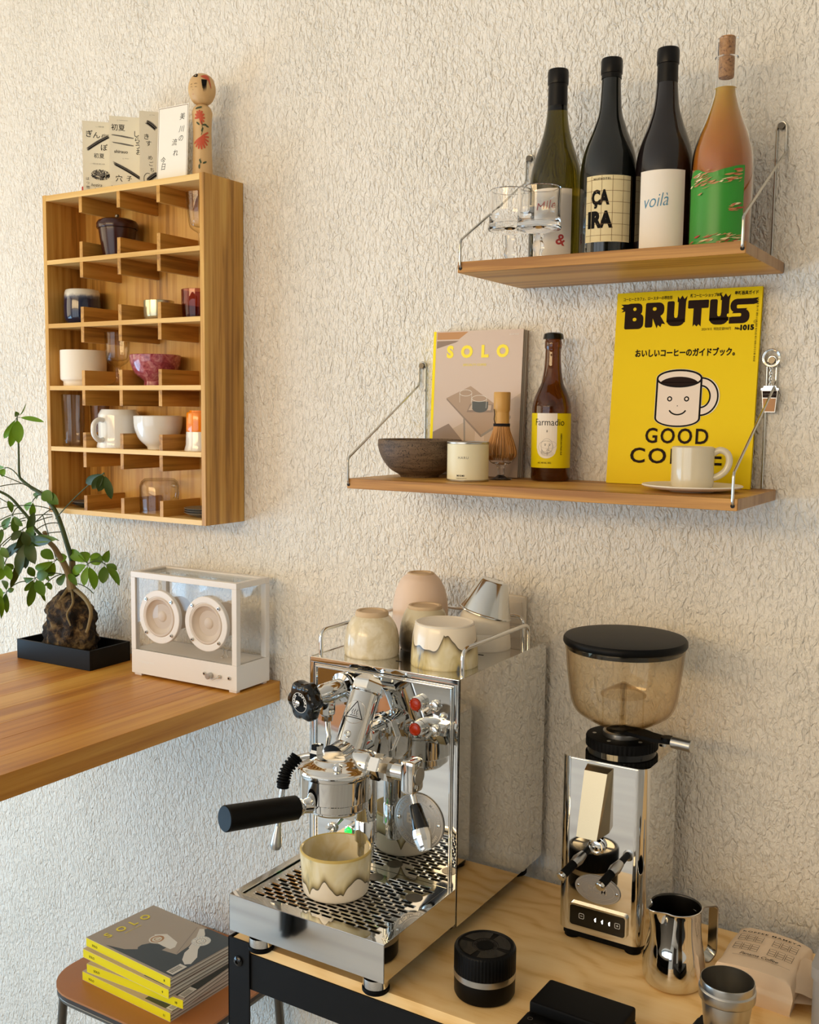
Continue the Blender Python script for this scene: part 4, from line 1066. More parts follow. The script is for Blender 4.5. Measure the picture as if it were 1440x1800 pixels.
trunk(T1[:4], .0095, .0062, 'bark_light', 'trunk'); trunk(T1[3:9], .0056, .0040, 'leaf_stem'); trunk(T1[8:], .0036, .0012, 'leaf_stem')
trunk(T2, .0075, .0045, 'bark_light', 'trunk'); trunk(T3, .0035, .0025, 'leaf_stem')
def leaf(hub, tip, wpx, m, roll=0, curve=.12, fat=.45):
    d = tip - hub; L = d.length; wd = wpx / F * 1.55 * 1.6
    view = (CAM - V((PX, PY, PZ)) - hub).normalized(); s_ = d.normalized().cross(view).normalized()
    s_ = (Matrix.Rotation(roll, 3, d.normalized()) @ s_).normalized(); nn = s_.cross(d.normalized())
    vs = []; fs = []; N = 8
    for i in range(N + 1):
        q = i / N; w2 = wd / 2 * (sin(pi * min(1, q ** 1.15) * .985 + .02)) ** .72 if 0 < i < N else 0
        c = hub + d * q + nn * (sin(q * pi) * L * curve)
        vs += [c + s_ * w2 + nn * w2 * .28, c, c - s_ * w2 + nn * w2 * .28]
    for i in range(N):
        for j in (0, 1): fs.append([i * 3 + j, i * 3 + j + 1, i * 3 + j + 4, i * 3 + j + 3])
    return MB().add(vs, fs).out('leaf', m, bon, 60)
RL = random.Random(11)
def cluster(hub, tips, frm=None, y=-.15, m=None):
    """hub pixel, leaf tips (u, v, width px, depth shift), stem start pixel + depth"""
    hb = P3(hub[0], hub[1], y)
    if frm:
        a = P3(*frm); c = (a + hb) / 2 + V((0, 0, .012))
        MB().tube([a * (1 - k) ** 2 + c * 2 * k * (1 - k) + hb * k * k for k in [j / 8 for j in range(9)]], .0011, 0, 6).out('petiole', 'leaf_stem', bon)
    for tp in tips:
        u, v, w2 = tp[:3]; dy = tp[3] if len(tp) > 3 else RL.uniform(-.02, .02)
        st = hb + (P3(u, v, y + dy) - hb) * .12
        MB().tube([hb, st], .0006, 0, 5).out('leaf_stalk', 'leaf_stem', bon)
        leaf(st, P3(u, v, y + dy), w2, m or RL.choice(['leaf_mid', 'leaf_mid', 'leaf_dark', 'leaf_bright']), RL.uniform(-.5, .5), RL.uniform(.03, .14))
cluster((30, 733), [(7, 771, 9), (18, 786, 12), (33, 780, 17), (78, 742, 8), (27, 723, 8), (46, 708, 2)], None, -.155, 'leaf_bright')
cluster((183, 831), [(151, 850, 13), (162, 860, 13), (173, 864, 14), (196, 878, 12)], (98, 912, -.125), -.150, 'leaf_dark')
cluster((73, 862), [(92, 880, 19), (103, 887, 17), (63, 876, 10)], None, -.135, 'leaf_mid')
cluster((155, 991), [(122, 968, 16), (166, 1037, 15), (128, 1008, 15), (144, 970, 17), (148, 1030, 13), (180, 978, 19)], (127, 985, -.115), -.120, 'leaf_bright')
cluster((184, 991), [(160, 975, 15), (192, 967, 12), (206, 1002, 11), (210, 1030, 12), (181, 1026, 16)], (155, 991, -.120), -.110, 'leaf_mid')
cluster((98, 985), [(72, 968, 17), (78, 1012, 20), (62, 1000, 14), (118, 978, 14)], (112, 990, -.14), -.150, 'leaf_bright')
cluster((62, 1016), [(50, 996, 12), (42, 1018, 10), (43, 1039, 9), (50, 1067, 13), (78, 1048, 16), (85, 1008, 17), (80, 1058, 6)], (112, 1010, -.13), -.165, 'leaf_mid')
cluster((48, 945), [(28, 972, 16), (8, 980, 14), (62, 992, 18), (33, 1012, 16), (60, 900, 12), (90, 950, 16), (64, 938, 15), (18, 1035, 11), (30, 1008, 14), (45, 1000, 15)], (84, 950, -.17), -.21, 'leaf_dark')
cluster((50, 950), [(78, 945, 14), (102, 948, 12), (58, 925, 14), (72, 960, 12)], None, -.205, 'leaf_mid')
cluster((12, 1040), [(5, 1020, 10), (12, 1078, 8), (2, 1062, 8), (-8, 1050, 9), (25, 1035, 8)], (45, 1022, -.165), -.18, 'leaf_mid')
cluster((0, 960), [(6, 1002, 10), (16, 980, 12), (-14, 980, 12), (3, 930, 9), (-10, 1010, 10)], (40, 935, -.19), -.22, 'leaf_mid')
cluster((58, 880), [(45, 896, 10), (56, 908, 10)], (76, 872, -.13), -.14, 'leaf_bright')
cluster((-2, 1030), [(2, 1088, 8), (-12, 1070, 9), (5, 1050, 7)], None, -.20, 'leaf_bright')
cluster((10, 822), [(3, 838, 8), (-6, 818, 8), (-12, 835, 8)], (34, 840, -.15), -.16, 'leaf_bright')
cluster((85, 1022), [(90, 1037, 8), (84, 1012, 7), (80, 1030, 6)], (120, 1010, -.13), -.14, 'leaf_bright')
cluster((118, 1005), [(102, 1028, 12), (140, 1010, 14), (136, 1030, 10)], None, -.13, 'leaf_mid')
cluster((22, 905), [(6, 930, 12), (28, 938, 12), (14, 880, 9), (40, 925, 10)], (35, 893, -.20), -.22, 'leaf_mid')
cluster((8, 990), [(20, 1020, 12), (0, 1020, 11), (-8, 1005, 10), (24, 1000, 10)], (30, 960, -.2), -.21, 'leaf_bright')
cluster((40, 930), [(20, 950, 12), (50, 960, 14), (30, 965, 10)], None, -.23, 'leaf_dark')
for a, b, c in (((92, 905, -.125), (60, 900, -.17), (0, 926, -.22)), ((92, 908, -.125), (50, 915, -.17), (5, 960, -.23)), ((97, 898, -.125), (55, 880, -.17), (-5, 895, -.22)), ((60, 860, -.14), (30, 845, -.17), (-5, 832, -.20)), ((40, 850, -.145), (20, 850, -.17), (-5, 856, -.2)),
                ((105, 920, -.12), (80, 915, -.15), (60, 935, -.18)), ((108, 935, -.12), (70, 935, -.16), (20, 960, -.2)), ((104, 950, -.13), (60, 938, -.16), (10, 965, -.2)), ((90, 895, -.125), (70, 905, -.15), (35, 950, -.2)), ((45, 915, -.19), (30, 915, -.2), (0, 935, -.22)),
                ((75, 905, -.15), (88, 950, -.15), (100, 985, -.14)), ((130, 1025, -.11), (150, 1027, -.115), (164, 1043, -.12)), ((45, 903, -.19), (20, 900, -.2), (-5, 918, -.22)), ((30, 890, -.2), (12, 885, -.21), (-8, 870, -.22))):
    A_, B_, C_ = P3(*a), P3(*b), P3(*c)
    MB().tube([A_ * (1 - k) ** 2 + B_ * 2 * k * (1 - k) + C_ * k * k for k in [j / 9 for j in range(10)]], .0010, 0, 6).out('petiole', 'leaf_stem', bon)

# ---------------------------------------------------------------- glass box speaker
sx0, sy0, sz0, SW, SD, SHH = -1.5395, -.1275, BT, .2705, .098, .2085
sp = thing('glass_speaker', 'white-framed clear glass loudspeaker with two round drivers on the bar top', 'speaker', (sx0, sy0, sz0), rad(1.1))
fr = .0115; zb = .0045; zg = .048
mb = MB()
for x in (0, SW - fr):
    for y in (0, SD - fr): mb.b2(x, x + fr, y, y + fr, zb + zg, SHH - fr, 0, .0006)
for y in (0, SD - fr): mb.b2(0, SW, y, y + fr, SHH - fr, SHH, 0, .0008)
for x in (0, SW - fr): mb.b2(x, x + fr, fr, SD - fr, SHH - fr, SHH, 0, .0008)
mb.out('frame', 'speaker_white', sp)
MB().b2(0, SW, 0, SD, zb, zb + zg, 0, .0008).out('base', 'speaker_white', sp)
for a, b, c, d in ((fr, SW - fr, .003, .006), (fr, SW - fr, SD - .006, SD - .003)): MB().b2(a, b, c, d, zb + zg, SHH - fr).out('glass_panel', 'glass_pane', sp, 0)
for x in (.003, SW - .006): MB().b2(x, x + .003, fr, SD - fr, zb + zg, SHH - fr).out('glass_panel', 'glass_pane', sp, 0)
MB().b2(fr, SW - fr, fr, SD - fr, SHH - .006, SHH - .003).out('glass_panel', 'glass_pane', sp, 0)
for x in (.004, SW - .022):
    for y in (.004, SD - .014): MB().b2(x, x + .018, y, y + .010, 0, zb).out('foot', 'speaker_white', sp)
for dx in (.0805, .2000):
    X = ax((dx, -.001, .1255), (0, -1, 0)); r = .0525
    dr = MB().lathe([(.0395, -.004), (r, -.004), (r, .0035), (r - .001, .0045), (.0415, .0045), (.0405, .0035), (.0395, .0035)], X=X, n=64).out('driver', 'speaker_white', sp)
    MB().lathe([(.0405, .001), (.0402, .0028), (.0375, .0048), (.0345, .0045), (.0325, .0012), (.0300, -.001), (.0150, -.0105), (.0135, -.0115)], X=X, n=64).out('cone', 'speaker_cone', dr)
    MB().lathe(smp([(.0145, -.0115), (.0125, -.0060), (.008, -.0025), (0, -.0012)], 4), X=X, n=40).out('dust_cap', 'speaker_cone', dr)
    MB().lathe([(0, -.060), (.030, -.060), (.0325, -.057), (.0330, -.040), (.0400, -.008), (.0400, -.0045), (0, -.0045)], X=X, n=48).out('magnet', 'speaker_cone', dr)
    for a in (45, 135, 225, 315):
        s_ = MB(); XX = X @ T(.0465 * cos(rad(a)), .0465 * sin(rad(a)), 0); s_.cyl(.0037, .003, .0065, 0, 16, XX, .0006); s_.cyl(.0026, .0064, .0076, 0, 16, XX); s_.cyl(.0016, .0076, .0078, 1, 10, XX)
        s_.out('screw', ['chrome_soft', 'hole_dark'], dr)
for x, z, kind in ((.192, .0285, 'j'), (.2075, .0270, 'k'), (.2300, .0275, 't'), (.2530, .0275, 'j')):
    X = ax((x, -.0002, z), (0, -1, 0)); mb = MB()
    if kind == 'j': mb.cyl(.0036, 0, .0025, 0, 20, X, .0005); mb.cyl(.0018, .0025, .0027, 1, 12, X); mb.out('jack', ['chrome_soft', 'hole_dark'], sp)
    elif kind == 'k': mb.cyl(.0058, 0, .011, 0, 28, X, .0006); mb.out('knob', 'steel_brushed', sp)
    else: mb.cyl(.0036, 0, .003, 0, 8, X); mb.cyl(.0012, 0, .014, 0, 10, ax((x, -.003, z), (-.6, -1, -.35))); mb.out('toggle', 'chrome_soft', sp)
A = Art(); A.text('Transparent', .018, .0275, .0085, 'ink_white', .01, width=.042); A.out('lettering', sp, plane_fn((0, 0, 0), (1, 0, 0), (0, 0, 1)), lift=.0001)
mb = MB(); mb.tube(sm([(.195, .050, .066), (.200, .045, .058), (.198, .040, .0535), (.206, .036, .0532)], 4), .0012, 0, 6); mb.tube(sm([(.203, .052, .066), (.206, .048, .058), (.214, .043, .0535)], 4), .0012, 0, 6); mb.out('cable', 'rock_wool', sp)

# ---------------------------------------------------------------- stool with magazines
st = thing('stool', 'tan leather stool seat on thin dark steel legs beside the cart', 'stool', (-1.395, -.172, 0))
ZS = .4605
seat_out = rrect(.372, .335, .085, 8)
mb = MB(); mb.prism(seat_out, ZS - .004, ZS, 0); sb = mb.out('seat', 'leather_tan', st)
mb = MB(); mb.prism(rrect(.370, .333, .084, 8), ZS - .013, ZS - .004, 0); mb.out('seat_edge', 'door_dark', st)
mb = MB(); mb.tube([(x, y, ZS - .0165) for x, y in rrect(.360, .323, .080, 8)], .0055, 0, 10, closed=True); mb.out('seat_ring', 'steel_dark', st)
for sx, sy in ((-1, -1), (1, -1), (1, 1), (-1, 1)):
    MB().tube([(sx * .152, sy * .132, ZS - .018), (sx * .178, sy * .158, 0)], .0085, 0, 14).out('leg', 'steel_dark', st)
MB().tube([(x, y, .17) for x, y in rrect(.326, .286, .03, 4)], .005, 0, 8, closed=True).out('stretcher', 'steel_dark', st)
def solo_cover(kind):
    def art(A, w_, h_):
        A.rect(0, 0, w_, h_, 'mag_taupe' if kind else 'mag_pink')
        if kind == 1:
            Q = lambda *a: [cov(80 + x / 3.6, 1580 + y / 3.6) for x, y in a]
            A.poly([(w_, .0)] + [(.0053, 0)] + Q((380, 290), (500, 318), (600, 318), (740, 325), (830, 352), (905, 300), (1000, 195)) + [(w_, Q((1020, 190))[0][1])], 'mag_slate')
            A.poly(Q((582, 325), (585, 305), (610, 290), (660, 280), (745, 290), (770, 305), (735, 325), (650, 332)), 'mag_slate')
            A.poly(Q((690, 225), (770, 222), (835, 275), (820, 305), (790, 318), (745, 300), (710, 280)), 'card_white')
            A.poly(Q((865, 385), (880, 340), (920, 305), (965, 320), (960, 370), (920, 412), (880, 415)), 'paper_white'); A.poly(Q((905, 310), (955, 240), (975, 190), (1005, 190), (1010, 225), (985, 290), (955, 335)), 'paper_white')
            A.line(Q((830, 345), (905, 250), (960, 180)), .0012, 'mag_shade')
            c_ = Q((708, 254))[0]; A.ell(*c_, .0165, .0150, 'card_white', 32); A.ell(*c_, .0138, .0122, 'mag_wood', 32); A.ell(c_[0] - .001, c_[1], .0100, .0090, 'card_cream', 28); A.ring(*c_, .0055, .0050, .0018, 'mag_wood', 22, 20, 320); A.ring(*c_, .0160, .0145, .0014, 'card_white', 34)
            sx, sy = Q((985, 268))[0]; A.ell(sx, sy, .0185, .0185, 'card_white', 36); A.ring(sx, sy, .0172, .0172, .0004, 'ink_blue'); A.ring(sx, sy, .0092, .0092, .0010, 'ink_grey'); A.ell(sx - .003, sy + .002, .0009, .0012, 'ink_blue', 10); A.ell(sx + .003, sy + .002, .0009, .0012, 'ink_blue', 10); A.ring(sx, sy - .001, .0045, .0035, .0007, 'ink_blue', 14, 180, 360); A.arc_text('COFFEE ROASTERS ', sx, sy, .0122, .0042, 'ink_blue', 90, 22)
            A.rect(.010, .0045, .044, .0225, 'paper_white')
            for k in range(18): A.rect(.014 + k * .0014, .0090, .014 + k * .0014 + (.0004 if k % 3 else .0009), .0205, 'ink_black')
            for ch, x in (('S', .030), ('O', .0615), ('L', .092), ('O', .121)): A.text(ch, x, .205, .0250, 'solo_yellow', .035, 'C')
            A.text('SPECIALTY COFFEE', .075, .192, .0048, 'solo_yellow', 0, 'C')
        else:
            A.rect(.0053, 0, w_, h_ * .3, 'mag_slate'); A.rect(.006, .002, .040, .018, 'paper_white')
            for k in range(16): A.rect(.010 + k * .0014, .004, .0105 + k * .0014, .015, 'ink_black')
    return art
def cov(u, v):   # spot of the top cover seen at a photo pixel -> cover coordinates
    q = at(u, v, 'z', ZS + 4 * .0172 + .002); d = Euler((0, 0, rad(-tops[3][2]))).to_matrix() @ (q - V((tops[3][0], tops[3][1], q.z)))
    return (d.y + .083, .1205 - d.x)
zt = ZS; tops = [(-1.3935, -.207, -2.5, 11), (-1.389, -.196, 2.0, 10), (-1.4045, -.196, -3.5, 9), (-1.4055, -.188, -4.2, 8)]
names = ['bottom magazine of the yellow-spined stack on the stool', 'second magazine from the bottom of the stack on the stool', 'third magazine from the bottom of the stack on the stool', 'top magazine of the stack on the stool, cover with latte and round sticker']
for i, (x, y, ang, no) in enumerate(tops):
    th = .0172
    def sp_art(A, h, t, no=no):
        A.text('SOLO', .018, .0055, .0062, 'ink_brown', .02); A.text(str(no), h - .016, .0055, .0062, 'ink_black', .03, 'C')
    # upright magazine laid on its back: width axis -> +y, height axis -> -x
    m_ = magazine('coffee_magazine', names[i], .166, .241, th, (0, 0, 0), 0, 'mag_pink', 'spine_yellow', solo_cover(1 if i == 3 else 0), 'coffee magazines in the stack on the stool', spine_art=sp_art)
    Rm = Matrix(((0, -1, 0, 0), (1, 0, 0, 0), (0, 0, 1, 0), (0, 0, 0, 1))) @ Matrix(((1, 0, 0, 0), (0, 0, 1, 0), (0, -1, 0, 0), (0, 0, 0, 1)))
    # local x (spine -> edge) goes to +y, local z (bottom -> head) goes to -x, local -y (front) goes up
    Mx = Matrix(((0, 0, -1, .1205), (1, 0, 0, 0), (0, -1, 0, 0), (0, 0, 0, 1)))
    m_.matrix_world = Matrix.Translation((x, y, zt)) @ Euler((0, 0, rad(ang))).to_matrix().to_4x4() @ Mx
    zt += th + .0005

# ---------------------------------------------------------------- cart
ZT = .786
ct = thing('coffee_cart', 'black steel cart with pale plywood top against the wall', 'cart', (-.978, -.476, 0))
CL, CD = 1.36, .420
MB().b2(.006, CL - .006, .0045, CD, ZT - .016, ZT, 0, .0012).out('top_panel', 'plywood', ct)
for x in (0, CL - .040):
    for y in (0, CD - .040):
        mb = MB(); yy = y if y == 0 else CD - .003
        mb.b2(x, x + .040, yy, yy + .003, .012, ZT + .001, 0, .0008); xx = x if x == 0 else CL - .003
        mb.b2(xx, xx + .003, y, y + .040, .012, ZT + .001, 0, .0008)
        lg = mb.out('leg', 'black_metal', ct)
        MB().cyl(.015, 0, .012, 0, 20, T(x + .02, y + .02, 0)).out('foot', 'black_rubber', lg)
for y, nm in ((.0032, 0), (CD - .006, 0)):
    MB().b2(.039, CL - .039, y, y + .003, ZT - .070, ZT - .0162, 0, .0006).out('rail', 'black_metal', ct)
    MB().b2(.039, CL - .039, y, y + .003, .20, .25, 0, .0006).out('rail', 'black_metal', ct)
for x in (.0032, CL - .006):
    MB().b2(x, x + .003, .039, CD - .039, ZT - .070, ZT - .0162, 0, .0006).out('rail', 'black_metal', ct)
for x in (.020, CL - .020):
    mb = MB(); X = ax((x, -.0003, ZT - .031), (0, -1, 0)); mb.lathe([(.0078, 0), (.0078, .0015), (.0062, .0032), (.0028, .0040), (.0026, .0022), (0, .0022)], 0, 24, X); mb.out('bolt', 'black_gloss', ct)

# ---------------------------------------------------------------- espresso machine (local origin: middle of the body's foot line, on the cart)
MX, MY = -.818, -.315
em = thing('espresso_machine', 'mirror-polished steel espresso machine with lever group on the cart', 'coffee machine', (MX, MY, ZT))
W2 = .1310; ZB, ZTp = .0266, .3904
def ml(p): return p - V((MX, MY, ZT))
MB().b2(-W2 + .003, W2 - .003, .003, .289, ZB + .012, ZTp - .004, 0, .001).out('housing', 'chrome', em)
for s in (-1, 1):
    x0 = s * W2
    mb = MB(); mb.b2(min(x0, x0 - s * .002), max(x0, x0 - s * .002), -.004, .2905, ZB, ZTp, 0, .0006)
    mb.b2(min(x0, x0 - s * .0075), max(x0, x0 - s * .0075), -.004, .000, ZB, ZTp, 0, .0006)
    mb.out('side_panel', 'chrome', em)
MB().b2(-W2 + .0085, W2 - .0085, -.0035, .0028, .082, ZTp - .010, 0, .0012).out('front_panel', 'chrome', em)
mb = MB()
for x0, x1, z0, z1 in ((-W2 + .0105, -W2 + .0135, .082, ZTp - .0125), (W2 - .0135, W2 - .0105, .082, ZTp - .0125), (-W2 + .0105, W2 - .0105, ZTp - .0155, ZTp - .0125)): mb.b2(x0, x1, -.0062, -.0034, z0, z1, 0, .001)
mb.out('front_trim', 'chrome', em)
mb = MB(); mb.b2(-W2 + .001, W2 - .001, -.0045, .0, ZTp - .009, ZTp, 0, .0012); mb.out('top_lip', 'chrome', em)
# cup tray with vents
mb = MB(); mb.b2(-W2 + .002, W2 - .002, 0, .2895, ZTp - .005, ZTp - .0012, 0, .0005); mb.out('cup_tray', 'chrome', em)
mb = MB()
for i in range(5):
    for j in range(6):
        x = -.075 + i * .037 + (.009 if j % 2 else 0); y = .045 + j * .036; mb.prism([(x + px, y + py) for px, py in rrect(.010, .0028, .0013, 3)], ZTp - .0012, ZTp - .0008)
o = mb.out('vents', 'hole_dark', em)
def rail(path, r=.0033): MB().tube(fillet(path, .016, 6), r, 0, 12).out('cup_rail', 'chrome', em)
zr = ZTp + .040
rail([(.127, .012, ZTp - .002), (.127, .012, zr), (.127, .228, zr), (.127, .228, ZTp - .002)])
rail([(-.116, .004, ZTp - .002), (-.116, .004, zr), (-.116, .279, zr), (.094, .279, zr), (.094, .279, ZTp - .002)])
# drip tray
TL = .191; tz0, tz1 = .0325, .0848; e = .0012; xw = .1305
mb = MB(); mb.b2(-xw, xw, -TL, -TL + e, tz0, tz1, 0, .0004); mb.b2(-xw, -xw + e, -TL, .0, tz0, tz1, 0, .0004); mb.b2(xw - e, xw, -TL, .0, tz0, tz1, 0, .0004)
mb.b2(-xw + e, xw - e, -TL + e, 0, tz0 + .030, tz0 + .0315, 1)  # tray floor coloured black for the shade seen through the grate slots
tr_ = mb.out('drip_tray', ['chrome', 'black_metal'], em)
rimw = .0125
mb = MB(); mb.b2(-xw, xw, -TL, -TL + rimw, tz1 - .001, tz1 + .0006, 0, .0005); mb.b2(-xw, -xw + rimw, -TL + rimw, -.004, tz1 - .001, tz1 + .0006, 0, .0005); mb.b2(xw - rimw, xw, -TL + rimw, -.004, tz1 - .001, tz1 + .0006, 0, .0005)
mb.out('tray_rim', 'chrome', tr_)
def grate():
    gx0, gx1, gy0, gy1 = -xw + rimw + .0006, xw - rimw - .0006, -TL + rimw + .0006, -.004; z = tz1 - .0022; th = .0012
    mb = MB(); NX, NY = 11, 18; cw = (gx1 - gx0 - .020) / NX; chh = (gy1 - gy0 - .020) / NY
    fx0 = gx0 + .010; fy0 = gy0 + .010
    mb.b2(gx0, gx1, gy0, fy0, z - th, z); mb.b2(gx0, gx1, gy1 - .010, gy1, z - th, z); mb.b2(gx0, fx0, fy0, gy1 - .010, z - th, z); mb.b2(gx1 - .010, gx1, fy0, gy1 - .010, z - th, z)
    holes = [(-.092, -.045, .0125), (.010, -.030, .0125), (.092, -.055, .0125)]
    for j in range(NY):
        sh_ = (j % 2) * cw / 2
        cells = []
        x = fx0
        if sh_: cells.append((x, x + sh_, False)); x += sh_
        while x + cw <= fx0 + NX * cw + 1e-6: cells.append((x, x + cw, True)); x += cw
        if x < fx0 + NX * cw - 1e-6: cells.append((x, fx0 + NX * cw, False))
        ya, yb = fy0 + j * chh, fy0 + (j + 1) * chh
        for xa, xb, hole in cells:
            cx_, cyy = (xa + xb) / 2, (ya + yb) / 2
            if hole and any(abs(cx_ - a) < .5 * cw + r_ * .8 and abs(cyy - b) < r_ for a, b, r_ in holes): hole = False
            if not hole: mb.add([(xa, ya, z), (xb, ya, z), (xb, yb, z), (xa, yb, z)], [[0, 1, 2, 3]]); continue
            hw, hh = cw / 2 - .0016, chh * .27
            inn = []
            for k in range(6): a = rad(-90 + 36 * k); inn.append((cx_ + hw - hh + hh * cos(a), cyy + hh * sin(a)))
            for k in range(6): a = rad(90 + 36 * k); inn.append((cx_ - hw + hh + hh * cos(a), cyy + hh * sin(a)))
            out_ = [(xb, ya), (xb, ya), (xb, ya + (yb - ya) * .4), (xb, ya + (yb - ya) * .6), (xb, yb), (xb, yb), (xa, yb), (xa, yb), (xa, ya + (yb - ya) * .6), (xa, ya + (yb - ya) * .4), (xa, ya), (xa, ya)]
            vs = [(p[0], p[1], z - .0008) for p in inn] + [(p[0], p[1], z) for p in out_] + [(p[0], p[1], z - th - .0014) for p in inn]; fs = []
            for k in range(12):
                k2 = (k + 1) % 12; fs.append([k, k2, 12 + k2, 12 + k]); fs.append([k, 24 + k, 24 + k2, k2])
            mb.add(vs, fs)
    g_ = mb.out('drip_grate', 'chrome', em, 20)
    for a, b, r_ in holes:
        MB().cyl(r_, z + .0001, z + .0005, 0, 28, T(a, b, 0)).out('drain_hole', 'steel_dark', g_)
grate()
for x in (-.098, .098):
    for y in (-.160, .262):
        mb = MB(); mb.lathe([(0, .006), (.0165, .006), (.0175, .008), (.0175, .020), (.0120, .0225), (.0120, .036), (0, .036)], 0, 32, T(x, y, 0)); mb.lathe([(0, 0), (.0170, 0), (.0185, .002), (.0185, .006), (0, .006)], 1, 32, T(x, y, 0)); mb.out('foot', ['chrome', 'black_rubber'], em)
MB().b2(-.118, .118, .005, .285, .016, ZB + .011, 0, .002).out('underside', 'black_metal', em)

# group head ---------------------------------------------------------------
GY = -.116
mb = MB().lathe([(0, .2320), (.0490, .2320), (.0502, .2335), (.0506, .2650), (.0524, .2665), (.0530, .2690), (.0526, .2725), (.0512, .2745)] + smp([(.0495, .2752), (.044, .2790), (.034, .2830), (.026, .2880), (0, .290)], 4), 0, 72, T(0, GY, 0))
gh = mb.out('group_head', 'chrome', em, 28)
a, b = V((0, -.098, .268)), V((0, -.0435, .362)); dv = (b - a).normalized(); L = (b - a).length
mb = MB().lathe([(0, 0), (.0300, 0), (.0285, .010), (.0235, .0165), (.0222, .022), (.0222, L - .004), (.0205, L), (0, L)], 0, 56, ax(a, dv)); hn = mb.out('group_neck', 'chrome', em, 28)
X = ax(a + dv * L, dv, (0, 0, 1)); mb = MB().lathe([(0, 0), (.0232, 0), (.0238, .002), (.0238, .0125), (.0225, .0150), (.0140, .0235), (.0090, .0255), (0, .0260)], 0, 6, X); mb.out('hex_cap', 'chrome', em, 15)
mb = MB().cyl(.0245, -.001, .0015, 0, 40, X); mb.out('cap_ring', 'chrome', em)
# sticker and bolt on the neck, on the side towards the viewer
fn0 = ax(a, dv, (0, 0, 1)); loc_cam = (CAM - V((MX, MY, ZT)) - (a + b) / 2); lc = fn0.to_3x3().inverted() @ loc_cam; fh = math.atan2(lc.y, lc.x) - .35
def neck_fn(x, y, k): r_ = .0222 + k; q = fh + x / .0222; return fn0 @ V((r_ * cos(q), r_ * sin(q), y))
A = Art(); A.ell(0, .074, .0165, .0165, 'label_line', 40); A.ell(0, .074, .0162, .0162, 'badge_relief', 40)
for p_, q_ in (((-.0135, .066), (.0135, .066)), ((.0135, .066), (0, .0895)), ((0, .0895), (-.0135, .066))): A.line([tuple(V(p_) * (1 - k / 6) + V(q_) * (k / 6)) for k in range(7)], .0011, 'ink_black')
for k in (-1, 0, 1): A.line([(k * .0035 + .0008 * sin(j * 1.6), .0705 + j * .0013) for j in range(7)], .0007, 'ink_black')
A.line([(-.006, .0688), (.006, .0688)], .0007, 'ink_black'); A.out('warning_sticker', hn, neck_fn, label='round hot-surface warning sticker')
X = ax(neck_fn(.0, .042, 0), fn0.to_3x3() @ V((cos(fh), sin(fh), 0))); MB().lathe([(0, 0), (.0048, 0), (.0048, .0016), (.0038, .0026), (.0026, .0026), (.0024, .0006), (0, .0006)], 0, 24, X).out('bolt', 'chrome_soft', hn)
mb = MB(); mb.cyl(.0205, 0, .115, 0, 36, ax((0, -.008, .292), (0, -1, -.06))); mb.b2(-.021, .021, -.062, -.004, .245, .315, 0, .012); mb.cyl(.031, 0, .007, 0, 8, ax((0, -.0035, .292), (0, -1, 0)), .001)
mb.out('group_body', 'chrome', em)
mb = MB().lathe([(0, .118), (.0110, .118), (.0125, .121), (.0125, .140), (.0160, .142), (.0160, .172), (.0150, .174), (.0160, .176), (.0160, .245), (.0135, .248), (0, .248)], 0, 40, T(0, -.042, 0)); mb.out('infusion_chamber', 'chrome', em)
mb = MB().lathe([(0, 0), (.0118, 0), (.0118, .012), (.009, .016), (.009, .022), (0, .023)], 0, 6, T(-.028, GY - .006, .2785)); mb.out('top_nut', 'chrome', em, 20)
mb = MB().lathe([(0, 0), (.006, 0), (.0066, .004), (.003, .008), (0, .0082)], 0, 20, ax((.024, GY - .030, .283), (.3, -.6, 1))); mb.out('side_nut', 'chrome', em)
# lever assembly to the right
LY, LZ = -.096, .2775
mb = MB(); X = ax((.040, LY, LZ), (1, 0, 0)); mb.lathe([(0, -.02), (.0185, -.02), (.0205, 0), (.0190, .006), (.0160, .009), (.0160, .012)], 0, 36, X); mb.lathe([(.0, .010), (.0185, .010), (.0185, .024), (.0155, .026), (0, .026)], 0, 6, X); mb.lathe([(0, .024), (.0150, .024), (.0150, .030), (.0172, .0305), (.0172, .040), (0, .040)], 0, 8, X); mb.lathe([(0, .038), (.0115, .038), (.0115, .064), (0, .064)], 0, 32, X)
mb.out('lever_shaft', 'chrome', em, 25)
lb = MB().b2(.1000, .1220, LY - .0155, LY + .0155, LZ - .024, LZ + .022, 0, .0058).out('lever_block', 'chrome', em)
MB().cyl(.0125, 0, .0016, 0, 28, ax((.1220, LY, LZ), (1, 0, 0)), .0005).out('lever_cap', 'steel_brushed', em)
lt = ml(at(748, 1494, 'y', -.436)); la = V((.111, LY, LZ - .022)); ld = (lt - la).normalized(); LL = (lt - la).length; X = ax(la, ld)
lv_ = MB().lathe([(0, 0), (.0046, 0), (.0046, .021), (0, .021)], 0, 20, X).out('lever', 'chrome', em)
g0, g1 = .019, LL * .66
mb = MB(); N = 40; vs = []; fs = []
for j, (q, r_) in enumerate(((0, .0070), (.03, .0078), (.5, .0090), (.93, .0112), (1, .0112))):
    z = g0 + (g1 - g0) * q
    for k in range(N): rr = r_ * (1 + .05 * (k % 2)); vs.append((rr * cos(2 * pi * k / N), rr * sin(2 * pi * k / N), z))
for j in range(4):
    for k in range(N): k2 = (k + 1) % N; fs.append([j * N + k, j * N + k2, (j + 1) * N + k2, (j + 1) * N + k])
fs.append(list(range(N))); fs.append([4 * N + k for k in range(N)])
mb.add(vs, fs, 0, X); mb.out('grip', 'black_gloss', lv_, 50)
MB().lathe([(0, g1), (.0115, g1), (.0128, g1 + .006), (.0130, g1 + .012), (.0100, LL - .004), (.0088, LL), (0, LL)], 0, 12, X).out('lever_tip', 'chrome', lv_, 20)

